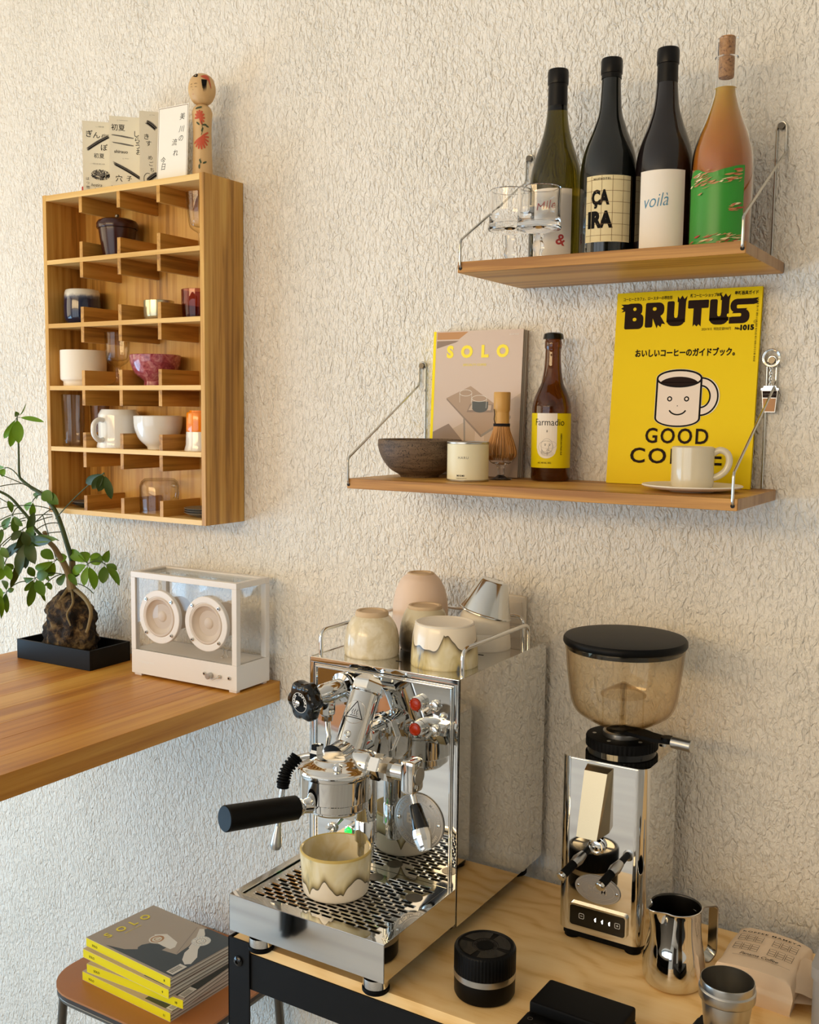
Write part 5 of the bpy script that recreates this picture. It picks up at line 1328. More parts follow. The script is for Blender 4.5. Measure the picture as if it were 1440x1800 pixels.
# portafilter -----------------------------------------------------------------
pf = MB().lathe([(0, .2105), (.030, .2105), (.0370, .2130), (.0400, .2160), (.0400, .2190), (.0450, .2200), (.0458, .2215), (.0458, .2325), (0, .2325)], 0, 64, T(0, GY, 0)).out('portafilter', 'chrome', em, 28)
hs, he = V((0, GY, .2235)), V((-.0522, -.287, .2440)); hd_ = (he - hs).normalized(); HLn = (he - hs).length; X = ax(hs, hd_)
MB().lathe([(0, .030), (.0125, .030), (.0100, .050), (.0095, .058), (.0120, .062), (.0125, .066), (.0125, .071), (0, .071)], 0, 32, X).out('handle_neck', 'chrome', pf)
MB().lathe([(0, .068), (.0150, .068), (.0162, .0695), (.0170, HLn - .0015), (.0158, HLn), (0, HLn)], 0, 44, X).out('handle', 'black_plastic', pf, label='black cylindrical handle')

# steam valve, wand --------------------------------------------------------------
vk = V((-.0830, -.0790, .3445)); vp = V((-.0690, -.002, .3500)); vd = (vk - vp).normalized(); VL = (vk - vp).length; X = ax(vp, vd)
MB().lathe([(0, 0), (.0225, 0), (.0225, .004), (.0150, .007), (.0150, VL * .55), (.0125, VL * .6), (.0125, VL - .02), (.010, VL - .012), (0, VL - .012)], 0, 36, X).out('steam_valve', 'chrome', em)
kn = ax(vk, vd, (0, 0, 1)); N = 90; vs = []; fs = []
lay = [(-.014, .55), (-.012, .80), (-.008, .97), (.000, 1.0), (.006, .97), (.0095, .86), (.0105, .62)]
for z, s_ in lay:
    for k in range(N):
        a = 2 * pi * k / N; rr = .0315 * s_ * (1 - .105 * (1 - cos(6 * a)) * .5 * (1.6 if s_ > .8 else .5)); vs.append((rr * cos(a), rr * sin(a), z))
for j in range(len(lay) - 1):
    for k in range(N): k2 = (k + 1) % N; fs.append([j * N + k, j * N + k2, (j + 1) * N + k2, (j + 1) * N + k])
fs.append(list(range(N))); fs.append([(len(lay) - 1) * N + k for k in range(N)])
kb = MB().add(vs, fs, 0, kn).out('steam_knob', 'black_gloss', em, 40, label='black star-shaped steam knob')
A = Art(); A.ring(0, 0, .0148, .0148, .0006, 'ink_white'); A.ell(0, 0, .0143, .0143, 'black_plastic')
A.arc_text('ACQUA VAPORE', 0, 0, .0100, .0062, 'ink_white', 100, 21.5, weight=.02)
kf = kn.to_3x3(); ex = (kf @ V((1, 0, 0))); 
rgt = V((0, 0, 1)).cross(vd).normalized(); upv = vd.cross(rgt)
A.out('knob_print', kb, plane_fn(vk + vd * .0106, rgt, upv), lift=.0001)
MB().lathe([(0, 0), (.0040, 0), (.0048, .002), (.0045, .0045), (.0025, .006), (0, .0062)], 0, 20, ax(vk + vd * .0105, vd)).out('knob_screw', 'chrome', kb)
mb = MB(); wp = vp + vd * (VL * .42)
mb.lathe([(0, 0), (.0115, 0), (.0115, .024), (.0085, .027), (.0085, .034), (0, .034)], 0, 8, ax(wp + V((0, 0, -.008)), (0, -.02, -1))); mb.out('valve_elbow', 'chrome', em, 20)
e0 = ml(at(519, 1335, 'x', -.925)); e1 = ml(at(505, 1352, 'x', -.930)); e2 = ml(at(499, 1370, 'x', -.932)); tip = ml(at(484, 1494, 'x', -.936))
w0 = wp + V((0, 0, -.040)); q1 = ml(at(578, 1300, 'y', -.36)); q2 = ml(at(570, 1324, 'y', -.375))
pth = sm([w0, w0 * .4 + q1 * .6 + V((0, 0, 0)), q1, q2, q2 * .4 + e0 * .6 + V((0, 0, .002)), e0, e1, e2, e2 * .6 + tip * .4, tip], 6)
wd_ = MB().tube(pth[:-3], .0042, 0, 14).out('steam_wand', 'chrome_soft', em)
ins = [p for p in sm([e0 + (e0 - e1) * .3, e0, e1, e2, e2 + (tip - e2) * .12], 7)]
mb = MB(); k = len(ins)
fine = sm(ins, 3); k = len(fine)
mb.tube(fine, [.0088 + .0014 * (1 if (i // 3) % 2 else -1) * (1 if i < k * .85 else .2) for i in range(k)], 0, 16); mb.out('rubber_grip', 'black_rubber', wd_, 40, label='ribbed black rubber elbow')
dt = (tip - e2).normalized(); X = ax(tip - dt * .036, dt); MB().lathe([(0, 0), (.0042, 0), (.0060, .010), (.0082, .024), (.0085, .030), (.0065, .0345), (0, .036)], 0, 28, X).out('steam_tip', 'steel_brushed', wd_)

# panel fittings --------------------------------------------------------------------
for k, (z) in enumerate((.3475, .3110)):
    X = ax((.0655, -.0035, z), (0, -1, 0)); lp = MB().lathe([(0, 0), (.0105, 0), (.0115, .001), (.0115, .009), (.0095, .0105), (.0090, .009), (0, .009)], 0, 36, X).out('indicator_lamp', 'chrome', em)
    MB().lathe([(.0092, .009), (.0088, .0125), (.0068, .0138), (.0060, .0128), (.0035, .0135), (0, .0138)], 0, 32, X).out('lamp_lens', 'glass_red_lamp', lp, label='amber-red lens')
    X = ax((.0918, -.0035, z - .0005), (0, -1, 0)); sw = MB().lathe([(0, 0), (.0085, 0), (.0085, .002), (.0070, .0028), (.0070, .0062), (.0050, .0068), (0, .0068)], 0, 24, X).out('toggle_switch', 'chrome_soft', em)
    MB().tube([(.0918, -.009, z), (.0905, -.016, z - .003), (.0885, -.0240, z - .0065)], [.0020, .0022, .0030], 0, 12).out('toggle', 'chrome_soft', sw)
A = Art()
A.text('0', .099, .354, .0045, 'ink_grey', 0); A.ell(.1035, .3475, .0010, .0010, 'ink_grey', 10); A.text('0', .099, .317, .0045, 'ink_grey', 0); A.ell(.106, .312, .0014, .0014, 'ink_grey', 10)
A.out('switch_print', em, plane_fn((0, -.0036, 0), (1, 0, 0), (0, 0, 1)))
bc = (.0685, .1725); X = ax((bc[0], -.0036, bc[1]), (0, -1, 0))
bd = MB().lathe([(0, 0), (.0405, 0), (.0415, .0006), (.0415, .0020), (.0405, .0026), (0, .0026)], 0, 64, X).out('badge', 'badge_metal', em, label='round grey metal maker badge')
A = Art(); A.ring(0, 0, .0395, .0395, .0008, 'badge_relief', 60); A.ring(0, 0, .0275, .0275, .0006, 'badge_relief', 60)
A.text('ECM', 0, -.005, .020, 'badge_relief', .03, 'C', width=.040); A.text('GERMANY', 0, -.0125, .0045, 'badge_relief', .02, 'C')
A.arc_text('ESPRESSO COFFEE MACHINES', 0, 0, .0315, .0062, 'badge_relief', 90, 8.2, weight=.02); A.arc_text('HEIDELBERG GERMANY', 0, 0, .0365, .0062, 'badge_relief', 270, 7.2, True, .03)
A.out('badge_lettering', bd, plane_fn((bc[0], -.0062, bc[1]), (1, 0, 0), (0, 0, 1)), lift=.0001)
for s in (-1, 1): MB().lathe([(0, 0), (.0026, 0), (.0026, .0008), (.0016, .0014), (0, .0015)], 0, 16, ax((bc[0] + s * .0340, -.0062, bc[1]), (0, -1, 0))).out('rivet', 'chrome_soft', bd)
p_ = ml(at(583, 1456, 'y', MY - .006)); X = ax((p_.x, -.0035, p_.z), (0, -1, 0)); sw = MB().lathe([(0, 0), (.0085, 0), (.0085, .002), (.0070, .0028), (.0070, .0062), (.0050, .0068), (0, .0068)], 0, 24, X).out('toggle_switch', 'chrome_soft', em)
MB().tube([(p_.x, -.009, p_.z), (p_.x + .002, -.017, p_.z + .004), (p_.x + .004, -.0235, p_.z + .009)], [.0020, .0022, .0030], 0, 12).out('toggle', 'chrome_soft', sw)
p_ = ml(at(612, 1461, 'y', MY - .012)); X = ax((p_.x, -.0035, p_.z), (0, -1, 0)); lp = MB().lathe([(0, 0), (.0080, 0), (.0080, .006), (.0062, .007), (0, .007)], 0, 28, X).out('indicator_lamp', 'chrome', em)
MB().lathe([(.0060, .007), (.0055, .0105), (.003, .012), (0, .0123)], 0, 24, X).out('lamp_lens', 'led_green', lp, label='lit green lens')
q_ = ml(at(600, 1424, 'y', MY - .008)); mb = MB(); mb.prism(rrect(.060, .026, .006, 5, q_.x, q_.z), .0036, .0075, 0, Matrix(((1, 0, 0, 0), (0, 0, -1, 0), (0, 1, 0, 0), (0, 0, 0, 1)))); dp = mb.out('display_frame', 'steel_brushed', em)
MB().prism(rrect(.038, .016, .002, 3, q_.x - .003, q_.z), .0075, .0078, 0, Matrix(((1, 0, 0, 0), (0, 0, -1, 0), (0, 1, 0, 0), (0, 0, 0, 1)))).out('display', 'glass_black', dp)

# cups on the machine ---------------------------------------------------------------
ZM = ZT + ZTp - .0011
gc = 'cups kept warm on the machine'
def upcup(name, label, x, y, prof, m, foot=None, t_=.004):
    t = thing(name, label, 'cup', (x, y, ZM), 0, gc)
    inn = [(max(r_ - t_, 0), z - t_ * .6) for r_, z in prof if z > .004 and r_ > t_]
    pr = [(prof[0][0] - t_, 0)] + prof + [(0, prof[-1][1])]
    inner = [(0, prof[-1][1] - .008)] + [(q[0] * .98, q[1] - .006) for q in inn[::-1] if q[1] > .01] + [(prof[0][0] - t_, 0)]
    MB().lathe(pr + inner, 0, 64).out('body', m, t)
    if foot: r0, r1, z0, z1 = foot; MB().lathe([(r0 - .001, z0), (r0, z0), (r0 + .0005, (z0 + z1) / 2), (r1, z1), (r1 - .004, z1 + .0002), (r1 - .006, z1 - .0018), (0, z1 - .0018)], 0, 48).out('foot_ring', 'clay_foot', t, label='unglazed clay foot')
    return t
upcup('cup', 'creamy mottled cup upside down at the front left of the machine top', -.880, -.252, smp([(.0418, 0), (.0428, .003), (.0430, .014), (.0418, .030), (.0378, .045), (.0310, .0565), (.0262, .061)], 3), 'glaze_mottled', (.0255, .0240, .0600, .0685))
upcup('cup', 'tall pale pink clay cup upside down at the back of the machine top', -.884, -.100, smp([(.0425, 0), (.0440, .004), (.0462, .030), (.0458, .055), (.0415, .078), (.0330, .0965), (.0255, .1040), (.0225, .1065)], 3), 'pink_clay', (.0222, .0212, .1055, .1085))
upcup('cup', 'cup with smoky brown-grey glaze upside down in the middle of the machine top', -.832, -.172, smp([(.0375, 0), (.0400, .006), (.0408, .020), (.0378, .042), (.0325, .058), (.0278, .0650)], 3), 'glaze_smoked', (.0268, .0262, .0640, .0700))
t = upcup('cup', 'straight cup with olive and blue drip glaze upside down beside the right cup rail', -.755, -.243, smp([(.0500, 0), (.0507, .004), (.0500, .020), (.0478, .045), (.0452, .058), (.0440, .062)], 3), 'glaze_drip_inverted')
for o_ in t.children: o_.data.materials[0] = MATS['glaze_drip_inverted']
MB().lathe([(.0443, .0615), (.0447, .0635), (.0425, .0645), (.0395, .0630), (.0380, .0622), (0, .0622)], 0, 56).out('foot_ring', 'glaze_cream_matte', t)
t = upcup('cup', 'plain off-white stepped cup upside down under the steel beaker', -.757, -.110, [(.0415, 0), (.0422, .002), (.0412, .016), (.0398, .026), (.0392, .0275), (.0400, .030), (.0396, .052), (.0340, .062), (.0200, .064)], 'glaze_cream_matte')
q = thing('steel_beaker', 'polished steel beaker tipped upside down over the off-white cup', 'beaker', (-.757, -.110, ZM + .0505))
vw = V((-.757, -.110 + D, 0)).normalized(); rr_ = Matrix.Rotation(rad(15), 3, vw)
cone = [(.0418, 0), (.0432, .0012), (.0428, .0030), (.0412, .0040), (.0232, .0530), (.0218, .0552), (.0205, .0555), (0, .0548), (0, .0538), (.0210, .0535), (.0395, .0030), (.0405, 0), (.0418, 0)]
MB().lathe(cone, 0, 64, Matrix.Translation((0, 0, .0045)) @ rr_.to_4x4()).out('body', 'chrome_soft', q)

# cup on the drip tray
ZD = ZT + tz1 - .0022
t = thing('glazed_cup', 'cream cup with running ochre and dark glaze standing on the drip tray', 'cup', (-.832, -.411, ZD))
po = [(0, .001), (.040, .0005), (.0445, .0015)] + smp([(.0465, .004), (.0478, .012), (.0500, .040), (.0512, .0640)], 4); pc = cup_prof(po, .0035, .006)
MB().lathe(pc, [0] * (len(po) + 1) + [1] * (len(pc) - len(po)), 72).out('body', ['glaze_drip', 'glaze_pour'], t)

# ---------------------------------------------------------------- coffee grinder
gx, gy = -.5125, -.137
gr = thing('coffee_grinder', 'slim polished steel coffee grinder with smoky bean hopper and black lid', 'grinder', (gx, gy, ZT))
HW, HD = .0645, .075; gz0, gz1 = .0165, .2725
MB().prism(rrect(HW * 2, HD * 2, .017, 8), gz0, gz1, 0).out('housing', 'chrome', gr, 30)
MB().prism(rrect(HW * 2 - .001, HD * 2 - .001, .0165, 8), gz1, gz1 + .0016, 0).out('top_plate', 'chrome', gr, 30)
mb = MB(); mb.prism(rrect(HW * 2 - .010, HD * 2 - .010, .014, 8), .006, gz0, 0); mb.out('base', 'black_rubber', gr)
for x in (-.046, .046):
    for y in (-.056, .056): MB().cyl(.0120, 0, .009, 0, 24, T(x, y, 0), .001).out('foot', 'black_rubber', gr)
zt0 = gz1 + .0016
MB().cyl(.0500, zt0, zt0 + .0045, 0, 56).out('collar_base', 'black_gloss', gr)
N = 144; vs = []; fs = []
for j, (z, r_, kk) in enumerate(((.0045, .0505, 0), (.0055, .0525, 1), (.0180, .0525, 1), (.0200, .0515, 0), (.0205, .0500, 0))):
    for k in range(N): rr = r_ - (.0014 if kk and k % 3 == 0 else 0); vs.append((rr * cos(2 * pi * k / N), rr * sin(2 * pi * k / N), zt0 + z))
for j in range(4):
    for k in range(N): k2 = (k + 1) % N; fs.append([j * N + k, j * N + k2, (j + 1) * N + k2, (j + 1) * N + k])
fs.append(list(range(N))); fs.append([4 * N + k for k in range(N)])
cl = MB().add(vs, fs).out('collar', 'black_rubber', gr, 40, label='black ribbed grind adjustment collar')
for a in (200, 262, 330, 80): MB().cyl(.0028, zt0 + .0205, zt0 + .0212, 0, 14, T(.040 * cos(rad(a)), .040 * sin(rad(a)), 0)).out('screw', 'steel_brushed', cl)
MB().lathe([(.0235, zt0 + .0205), (.0280, zt0 + .0205), (.0280, zt0 + .0270), (.0268, zt0 + .0280), (.0235, zt0 + .0280)], 0, 48).out('neck_ring', 'steel_brushed', gr)
hz_ = .2730
hp = [(.0235, .0220), (.0240, .0300), (.0262, .0340), (.0420, .0415), (.0600, .0520), (.0705, .0610), (.0765, .0760), (.0795, .0950), (.0828, .1200), (.0852, .1450), (.0868, .1560)]
hps = [(r_, z + hz_) for r_, z in smp(hp, 4)]
MB().lathe(hps + [(.0850, .1560 + hz_)] + [(r_ - .0018, z + .0008) for r_, z in hps[::-1]], 0, 72).out('hopper', 'glass_smoke', gr, 50, label='smoky transparent bean hopper')
MB().lathe([(0, .150 + hz_), (.0835, .150 + hz_), (.0838, .1565 + hz_), (.0838, .158 + hz_), (0, .158 + hz_)], 0, 72).out('lid_seal', 'black_gloss', gr)
MB().lathe([(0, .1580 + hz_), (.0885, .1580 + hz_), (.0895, .1600 + hz_), (.0892, .1655 + hz_), (.0870, .1685 + hz_), (.0700, .1705 + hz_), (0, .1712 + hz_)], 0, 80).out('lid', 'black_plastic', gr, label='black round hopper lid')
mb = MB(); mb.lathe([(.0010, .1020), (.0300, .0860), (.0330, .0835), (.0330, .0815), (.0300, .0840), (.0010, .1000)], 0, 48, T(0, 0, hz_))
for a in (20, 110, 200, 290): mb.b2(-.0025, .0025, -.0009, .0009, .036, .084, 0, 0, T(.029 * cos(rad(a)), .029 * sin(rad(a)), hz_, 0, 0, rad(a + 90)))
mb.cyl(.0045, .035, .098, 0, 16, T(0, 0, hz_)); mb.out('hopper_guard', 'glass_smoke', gr)
# shut-off lever
ar = MB().prism([(-.012, -.012), (.018, -.0145), (.050, -.0175), (.071, -.0130), (.078, -.0065), (.078, .0020), (.066, .0060), (.040, .010), (.010, .0160), (-.012, .014)], .0300 + hz_, .0352 + hz_, 0, T(.010, -.010, 0, 0, 0, rad(-8))).out('lever', 'black_rubber', gr)
MB().cyl(.0085, 0, .0300, 0, 32, ax((.0830, -.0270, .0330 + hz_), (.98, -.16, 0)), .0008).out('lever_handle', 'steel_brushed', ar)
MB().cyl(.0095, -.001, .004, 0, 28, T(.0760, -.0250, .0345 + hz_)).out('lever_pivot', 'black_plastic', ar)
mb = MB(); mb.cyl(.006, 0, .002, 0, 20, T(.045, .052, zt0)); mb.out('top_screw', 'chrome_soft', gr)
# chute
yF = -HD
vs = [(-.0275, yF, .2600), (.0120, yF, .2600), (.0120, yF, .1720), (-.0375, yF, .1720)]
A_ = [(-.0230, yF, .2690), (.0160, yF, .2690), (.0125, yF, .1740), (-.0250, yF, .1740)]
B_ = [(-.0225, yF - .0125, .2630), (.0115, yF - .0125, .2630), (.0060, yF - .0315, .1715), (-.0245, yF - .0315, .1715)]
MB().add(A_ + B_, [[4, 5, 6, 7], [0, 4, 7, 3], [1, 2, 6, 5], [0, 1, 5, 4], [0, 3, 2, 1]]).out('chute', 'chute_steel', gr, 0, label='folded steel outlet chute')
# fork button
X = ax((-.0040, yF, .1520), (0, -1, .0)); MB().lathe([(0, 0), (.0115, 0), (.0120, .001), (.0120, .006), (.0100, .008), (.0085, .0080), (.0080, .0060), (.0050, .0068), (0, .0072)], 0, 40, X).out('start_button', 'chrome', gr)
for p0, p1 in (((-.014, yF, .1480), (-.0345, -.0740 - .062, .1205)), ((.0400, yF, .1480), (.0225, -.0740 - .062, .1205))):
    a_, b_ = V(p0), V(p1); X = ax(a_, b_ - a_); L = (b_ - a_).length
    pr_ = MB().lathe([(0, -.004), (.0042, -.004), (.0050, L * .26), (0, L * .27)], 0, 24, X).out('fork_prong', 'black_metal', gr)
    MB().lathe([(0, L * .24), (.0056, L * .24), (.0082, L * .44), (.0066, L * .56), (0, L * .56)], 0, 12, X).out('prong_joint', 'steel_brushed', pr_)
    MB().lathe([(0, L * .54), (.0062, L * .54), (.0062, L * .93), (0, L * .93)], 0, 28, X).out('prong_sleeve', 'black_rubber', pr_)
    MB().lathe([(0, L * .92), (.0066, L * .92), (.0068, L * .985), (.0056, L), (0, L)], 0, 28, X).out('prong_tip', 'chrome_soft', pr_)
bd = MB().lathe([(0, 0), (.0340, 0), (.0345, .0006), (.0340, .0018), (0, .0018)], 0, 56, ax((-.0020, yF, .0870), (0, -1, 0)), 1, .60).out('badge', 'badge_metal', gr, label='oval maker badge')
A = Art(); A.ring(0, 0, .0325, .0190, .0006, 'badge_relief', 50); A.ring(0, 0, .0255, .0135, .0005, 'badge_relief', 50); A.text('ECM', 0, -.005, .0150, 'badge_relief', .01, 'C', width=.028)
A.out('badge_lettering', bd, plane_fn((-.0020, yF - .0018, .0870), (1, 0, 0), (0, 0, 1)))
for s in (-1, 1): MB().lathe([(0, 0), (.0022, 0), (.0022, .0008), (0, .0014)], 0, 16, ax((-.002 + s * .0290, yF - .0018, .0870), (0, -1, 0))).out('rivet', 'chrome_soft', bd)
XZ = Matrix(((1, 0, 0, 0), (0, 0, -1, 0), (0, 1, 0, 0), (0, 0, 0, 1)))
mb = MB(); mb.prism(rrect(.0880, .0345, .0055, 6, .0000, .0430), -yF - .001, -yF + .0050, 0, XZ); df = mb.out('display_frame', 'chrome_soft', gr, 30)
mb = MB(); mb.prism(rrect(.0830, .0295, .0040, 6, .0000, .0430), -yF + .0048, -yF + .0054, 0, XZ); dp = mb.out('display', 'glass_black', df)
A = Art()
for k in range(3): A.poly([(-.0030 + k * .0105, .0405), (-.0015 + k * .0105, .0405), (-.0015 + k * .0105, .0470), (-.0042 + k * .0105, .0440)], 'led_white')
for x in (-.0235, .0305):
    P_ = rrect(.0074, .0074, .0014, 3, x, .0437); A.line(P_ + [P_[0]], .0005, 'ink_white'); A.line([(x - .0016, .0437), (x + .0016, .0437)], .0006, 'ink_white')
    if x > 0: A.line([(x, .0421), (x, .0453)], .0006, 'ink_white')
A.out('display_marks', dp, plane_fn((0, yF - .0054, 0), (1, 0, 0), (0, 0, 1)), lift=.0001)

# ---------------------------------------------------------------- small things on the cart
t = thing('dosing_canister', 'black round canister with ribbed lid and steel band in front of the machine', 'canister', (-.596, -.402, ZT))
MB().lathe([(0, 0), (.0345, 0), (.0385, .0015), (.0402, .0050), (.0405, .0270), (0, .0270)], 0, 64).out('base', 'black_plastic', t)
MB().lathe([(0, .0270), (.0411, .0270), (.0411, .0350), (0, .0350)], 0, 64).out('steel_band', 'steel_brushed', t)
N = 220; vs = []; fs = []
for z, r_, kk in ((.0350, .0405, 0), (.0352, .0409, 1), (.0630, .0409, 1), (.0655, .0398, 0), (.0668, .0380, 0), (.0670, .0362, 0), (.0650, .0350, 0)):
    for k in range(N): rr = r_ - (.0007 if kk and k % 4 == 0 else 0); vs.append((rr * cos(2 * pi * k / N), rr * sin(2 * pi * k / N), z))
for j in range(6):
    for k in range(N): k2 = (k + 1) % N; fs.append([j * N + k, j * N + k2, (j + 1) * N + k2, (j + 1) * N + k])
fs.append(list(range(N))); fs.append([6 * N + k for k in range(N)])
ld_ = MB().add(vs, fs).out('lid', 'black_plastic', t, 40)
def sector(r0, r1, a0, a1, z, n=10):
    return [(r0 * cos(rad(a0 + (a1 - a0) * k / n)), r0 * sin(rad(a0 + (a1 - a0) * k / n))) for k in range(n + 1)] + [(r1 * cos(rad(a1 - (a1 - a0) * k / n)), r1 * sin(rad(a1 - (a1 - a0) * k / n))) for k in range(n + 1)]
for a in (8, 98, 188, 278): MB().prism(sector(.0175, .0335, a, a + 74, 0), .0648, .0657, 0).out('lid_panel', 'glass_black', ld_)
MB().cyl(.0115, .0648, .0655, 0, 36).out('lid_centre', 'black_rubber', ld_)
A = Art(); A.ring(0, 0, .0160, .0160, .0003, 'ink_grey', 40); A.arc_text('PUSH TO OPEN  TWIST TO LOCK ', 0, 0, .0128, .0026, 'ink_grey', 90, 12); A.out('lid_print', ld_, lambda x, y, k: V((x, y, .0651 + k)))

def scale_thing(label, x, y, w_, d_, h_, rz=0, cover=True):
    t = thing('coffee_scale', label, 'scale', (x, y, ZT), rz)
    for sx in (-1, 1):
        for sy in (-1, 1): MB().cyl(.008, 0, .003, 0, 20, T(sx * (w_ / 2 - .014), sy * (d_ / 2 - .014), 0)).out('foot', 'black_rubber', t)
    mb = MB(); mb.prism(rrect(w_, d_, .010, 6), .0022, h_ * .55, 0); mb.out('body', 'black_plastic', t, 30)
    return t
t = scale_thing('black brewing scale with raised rubber pad and dark display at the front edge', -.4550, -.4540, .122, .150, .030, rad(-1))
mb = MB(); mb.b2(-.0585, .0585, .0110, .0735, .0165, .0350, 0, .0035); mb.out('rubber_pad', 'black_rubber', t, 30)
mb = MB(); mb.b2(-.0590, .0590, -.0745, .0100, .0163, .0220, 0, .002); mb.out('top_frame', 'black_plastic', t)
MB().b2(-.040, .040, -.050, -.010, .0219, .0223).out('display', 'glass_black', t, 0)
A = Art(); A.ring(-.049, -.004, .0030, .0030, .0005, 'ink_grey', 20); A.text('0.0', -.006, -.034, .013, 'ink_grey', 0, 'C'); A.text('00:00', .024, -.024, .005, 'ink_grey', 0, 'C'); A.out('display_marks', t, lambda x, y, k: V((x, y, .0222 + k + .0002)))
t = scale_thing('small black scale pad under the steel dosing cup', -.2850, -.3830, .105, .105, .030, rad(-6))
MB().b2(-.050, .050, -.050, .050, .0163, .0200, 0, .0015).out('top_plate', 'black_plastic', t)
t = thing('dosing_cup', 'brushed steel dosing cup with stepped rim on the small black scale', 'cup', (-.2870, -.3800, ZT + .0202))
MB().lathe([(0, .0005), (.0215, 0), (.0225, .0012), (.0285, .0520), (.0290, .0600), (.0318, .0612), (.0325, .0625), (.0328, .0730), (.0318, .0745), (.0312, .0750), (.0315, .0810), (.0310, .0835), (.0302, .0835), (.0300, .0740), (.0285, .0600), (.0215, .0030), (0, .0025)], 0, 72).out('body', 'steel_brushed', t)

t = thing('milk_pitcher', 'polished steel milk pitcher with pinched spout beside the grinder', 'pitcher', (-.3935, -.2380, ZT))
prof = [(0, .001), (.0330, 0), (.0360, .0010)] + smp([(.0390, .0035), (.0415, .0120), (.0418, .0250), (.0390, .0450), (.0358, .0620), (.0340, .0800), (.0334, .1035), (.0345, .1075)], 5)
full = prof + [(.0338, .1082), (.0330, .1072)] + [(r_ - .0010, z) for r_, z in prof[::-1] if z > .004] + [(0, .0030)]
mb = MB().lathe(full, [0] * (len(prof)) + [1] * (len(full) - len(prof)), 96)
ang = facing(-.3935, -.238); sa = ang - rad(52)            # the spout points to the photographer's left
sdir = V((cos(sa), sin(sa)))
for i, p in enumerate(mb.v):
    h = V((p.x, p.y))
    if p.z > .030 and h.length > .01:
        c = h.normalized().dot(sdir); dgl = math.acos(max(-1, min(1, c))); k = ((p.z - .030) / .078) ** 2.2
        w_ = math.exp(-(dgl / .27) ** 2); pin = math.exp(-((dgl - .55) / .22) ** 2)
        q = h + h.normalized() * (.0095 * k * w_ - .0028 * k * pin)
        mb.v[i] = V((q.x, q.y, p.z + (.0012 * w_ * k if p.z > .1 else 0)))
mb.out('body', ['chrome', 'steel_inside_shade'], t, 60)
ha = sa + pi; hx = V((cos(ha), sin(ha), 0)); hy = V((0, 0, 1)); hn_ = hx.cross(hy)
path = fillet([hx * .0330 + hy * .0930, hx * .0400 + hy * .1010, hx * .0640 + hy * .0980, hx * .0640 + hy * .0300, hx * .0520 + hy * .0190, hx * .0412 + hy * .0240], .006, 3)
vs = []; fs = []
for i, p in enumerate(path):
    tn = (path[min(i + 1, len(path) - 1)] - path[max(i - 1, 0)]).normalized(); nn = tn.cross(hn_).normalized()
    for a, b in ((-1, -1), (1, -1), (1, 1), (-1, 1)): vs.append(p + hn_ * a * .0088 + nn * b * .0010)
for i in range(len(path) - 1):
    for k in range(4): fs.append([i * 4 + k, i * 4 + (k + 1) % 4, (i + 1) * 4 + (k + 1) % 4, (i + 1) * 4 + k])
fs += [[0, 1, 2, 3], [len(vs) - 4 + k for k in range(4)]]
MB().add(vs, fs).out('handle', 'chrome_soft', t, 50, label='flat bent strap handle')

# coffee bag lying on its back
t = thing('coffee_bag', 'folded kraft paper coffee bag printed with a grid of small boxes, beside the pitcher', 'bag', (-.2880, -.1810, ZT), rad(-1))
bm = bmesh.new(); bmesh.ops.create_cube(bm, size=1); bmesh.ops.subdivide_edges(bm, edges=bm.edges[:], cuts=14, use_grid_fill=True)
bw, bl_, bh = .098, .118, .0500
def bagz(x, y):   # upper face height
    return bh * (.88 + .10 * (1 - (2 * x) ** 2) - .06 * (y > .2) * (y - .2) * 3)
for q in bm.verts:
    x, y, z = q.co
    ex = 1 + .03 * sin(z * 6 + 1); px = x * bw * ex; py = y * bl_; rx = 1 - (abs(2 * x) ** 6) * (abs(2 * z) ** 8) * .05; 
    top = bagz(x, y); pz = (z + .5) * top
    cr = mnoise.noise(V((px * 60, py * 60, pz * 60))) * .0022 + mnoise.noise(V((px * 22, py * 22, pz * 30 + 4))) * .003
    if z > -.49: px *= rx; py *= rx
    n_ = V((x if abs(x) > .45 else 0, y if abs(y) > .45 else 0, .6 * z if z > .45 else 0))
    q.co = V((px, py, max(0, pz))) + n_ * cr * 1.6
    if y < -.45: q.co.y += .006 * sin((z + .5) * pi) * -1 * (.6 if z < 0 else .2)
mb = MB(); mb.bm(bm); mb.out('bag', 'bag_kraft', t, 60)
mb = MB()   # crimped fold at the mouth, off the far right side
for j in range(9):
    pass
vs = []; fs = []
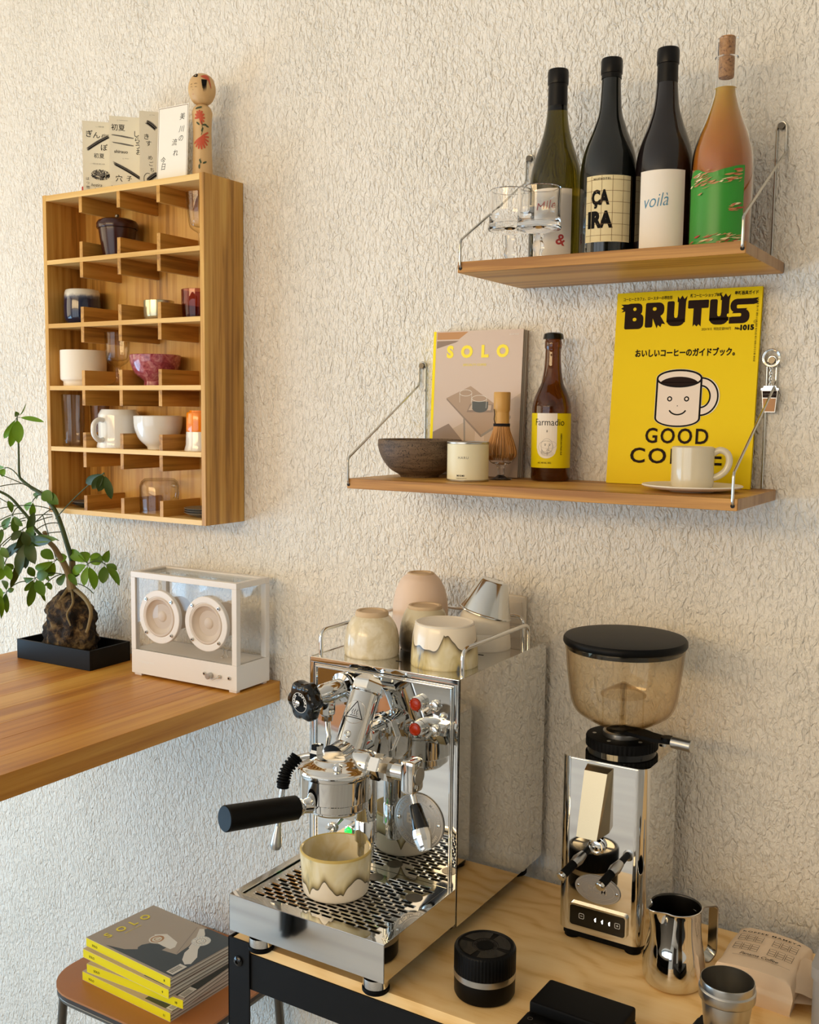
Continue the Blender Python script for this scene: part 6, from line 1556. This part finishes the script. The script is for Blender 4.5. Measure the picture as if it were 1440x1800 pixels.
for i in range(7):
    q = i / 6; x = .047 + q * .034
    for j in range(7):
        s_ = j / 6 - .5; w2 = .100 * (1 - .38 * q); vs.append((x, -.002 + s_ * w2 + .01 * q, .0300 - .016 * q + (.0150 * (1 - q) + .003) * (1 if 1 else 0) * cos(s_ * pi) + .0016 * sin(j * 2.4 + i)))
for i in range(6):
    for j in range(6): k = i * 7 + j; fs.append([k, k + 1, k + 8, k + 7])
o2 = len(vs); vs2 = [(v[0], v[1], v[2] * .35 + .004) for v in vs]; fs2 = [[k + o2 for k in f_[::-1]] for f_ in fs]
mb.add(vs + vs2, fs + fs2, 0); mb.out('folded_mouth', 'bag_kraft', t, 60)
MB().tube(sm([(.074, .044, .010), (.0765, .020, .0215), (.0765, -.010, .0245), (.075, -.035, .0130)], 4), .0012, 0, 6).out('tie', 'ink_brown', t)
A = Art()
A.text('KOFFEE MAMEYA', 0, .0440, .0062, 'ink_black', .03, 'C', width=.078, spacing=1.3)
for bx in (-.0385, .0065):
    for by in (.0160, -.0110):
        for i in range(3):
            x0 = bx + i * .0112
            for j in range(3): A.line([(x0, by + j * .0062), (x0 + .0090, by + j * .0062), (x0 + .0090, by + (j + 1) * .0062 - .0003), (x0, by + (j + 1) * .0062 - .0003), (x0, by + j * .0062)], .0006, 'ink_black')
            if (bx > 0 and by > 0 and i == 1): A.line([(x0 + .001, by + .001), (x0 + .008, by + .005)], .0006, 'ink_black')
A.text('Panama Coffee', -.001, -.0250, .0090, 'ink_black', .01, 'C', shear=.35, width=.050); A.line([(-.034, -.0282), (.040, -.0282)], .0004, 'ink_black')
A.out('bag_print', t, lambda x, y, k: V((x, y - .005, bagz(x / bw, (y - .005) / bl_) + .0022 + k)), lift=.0004)
t = thing('grey_container', 'pale grey plastic container cut off by the right edge of the picture', 'container', (-.1760, -.2150, ZT))
mb = MB(); mb.prism(rrect(.080, .070, .014, 6), 0, .062, 0); mb.out('body', 'grey_plastic', t, 40)
mb = MB(); mb.prism(rrect(.085, .075, .016, 6), .062, .078, 0); mb.out('lid', 'grey_plastic', t, 40)
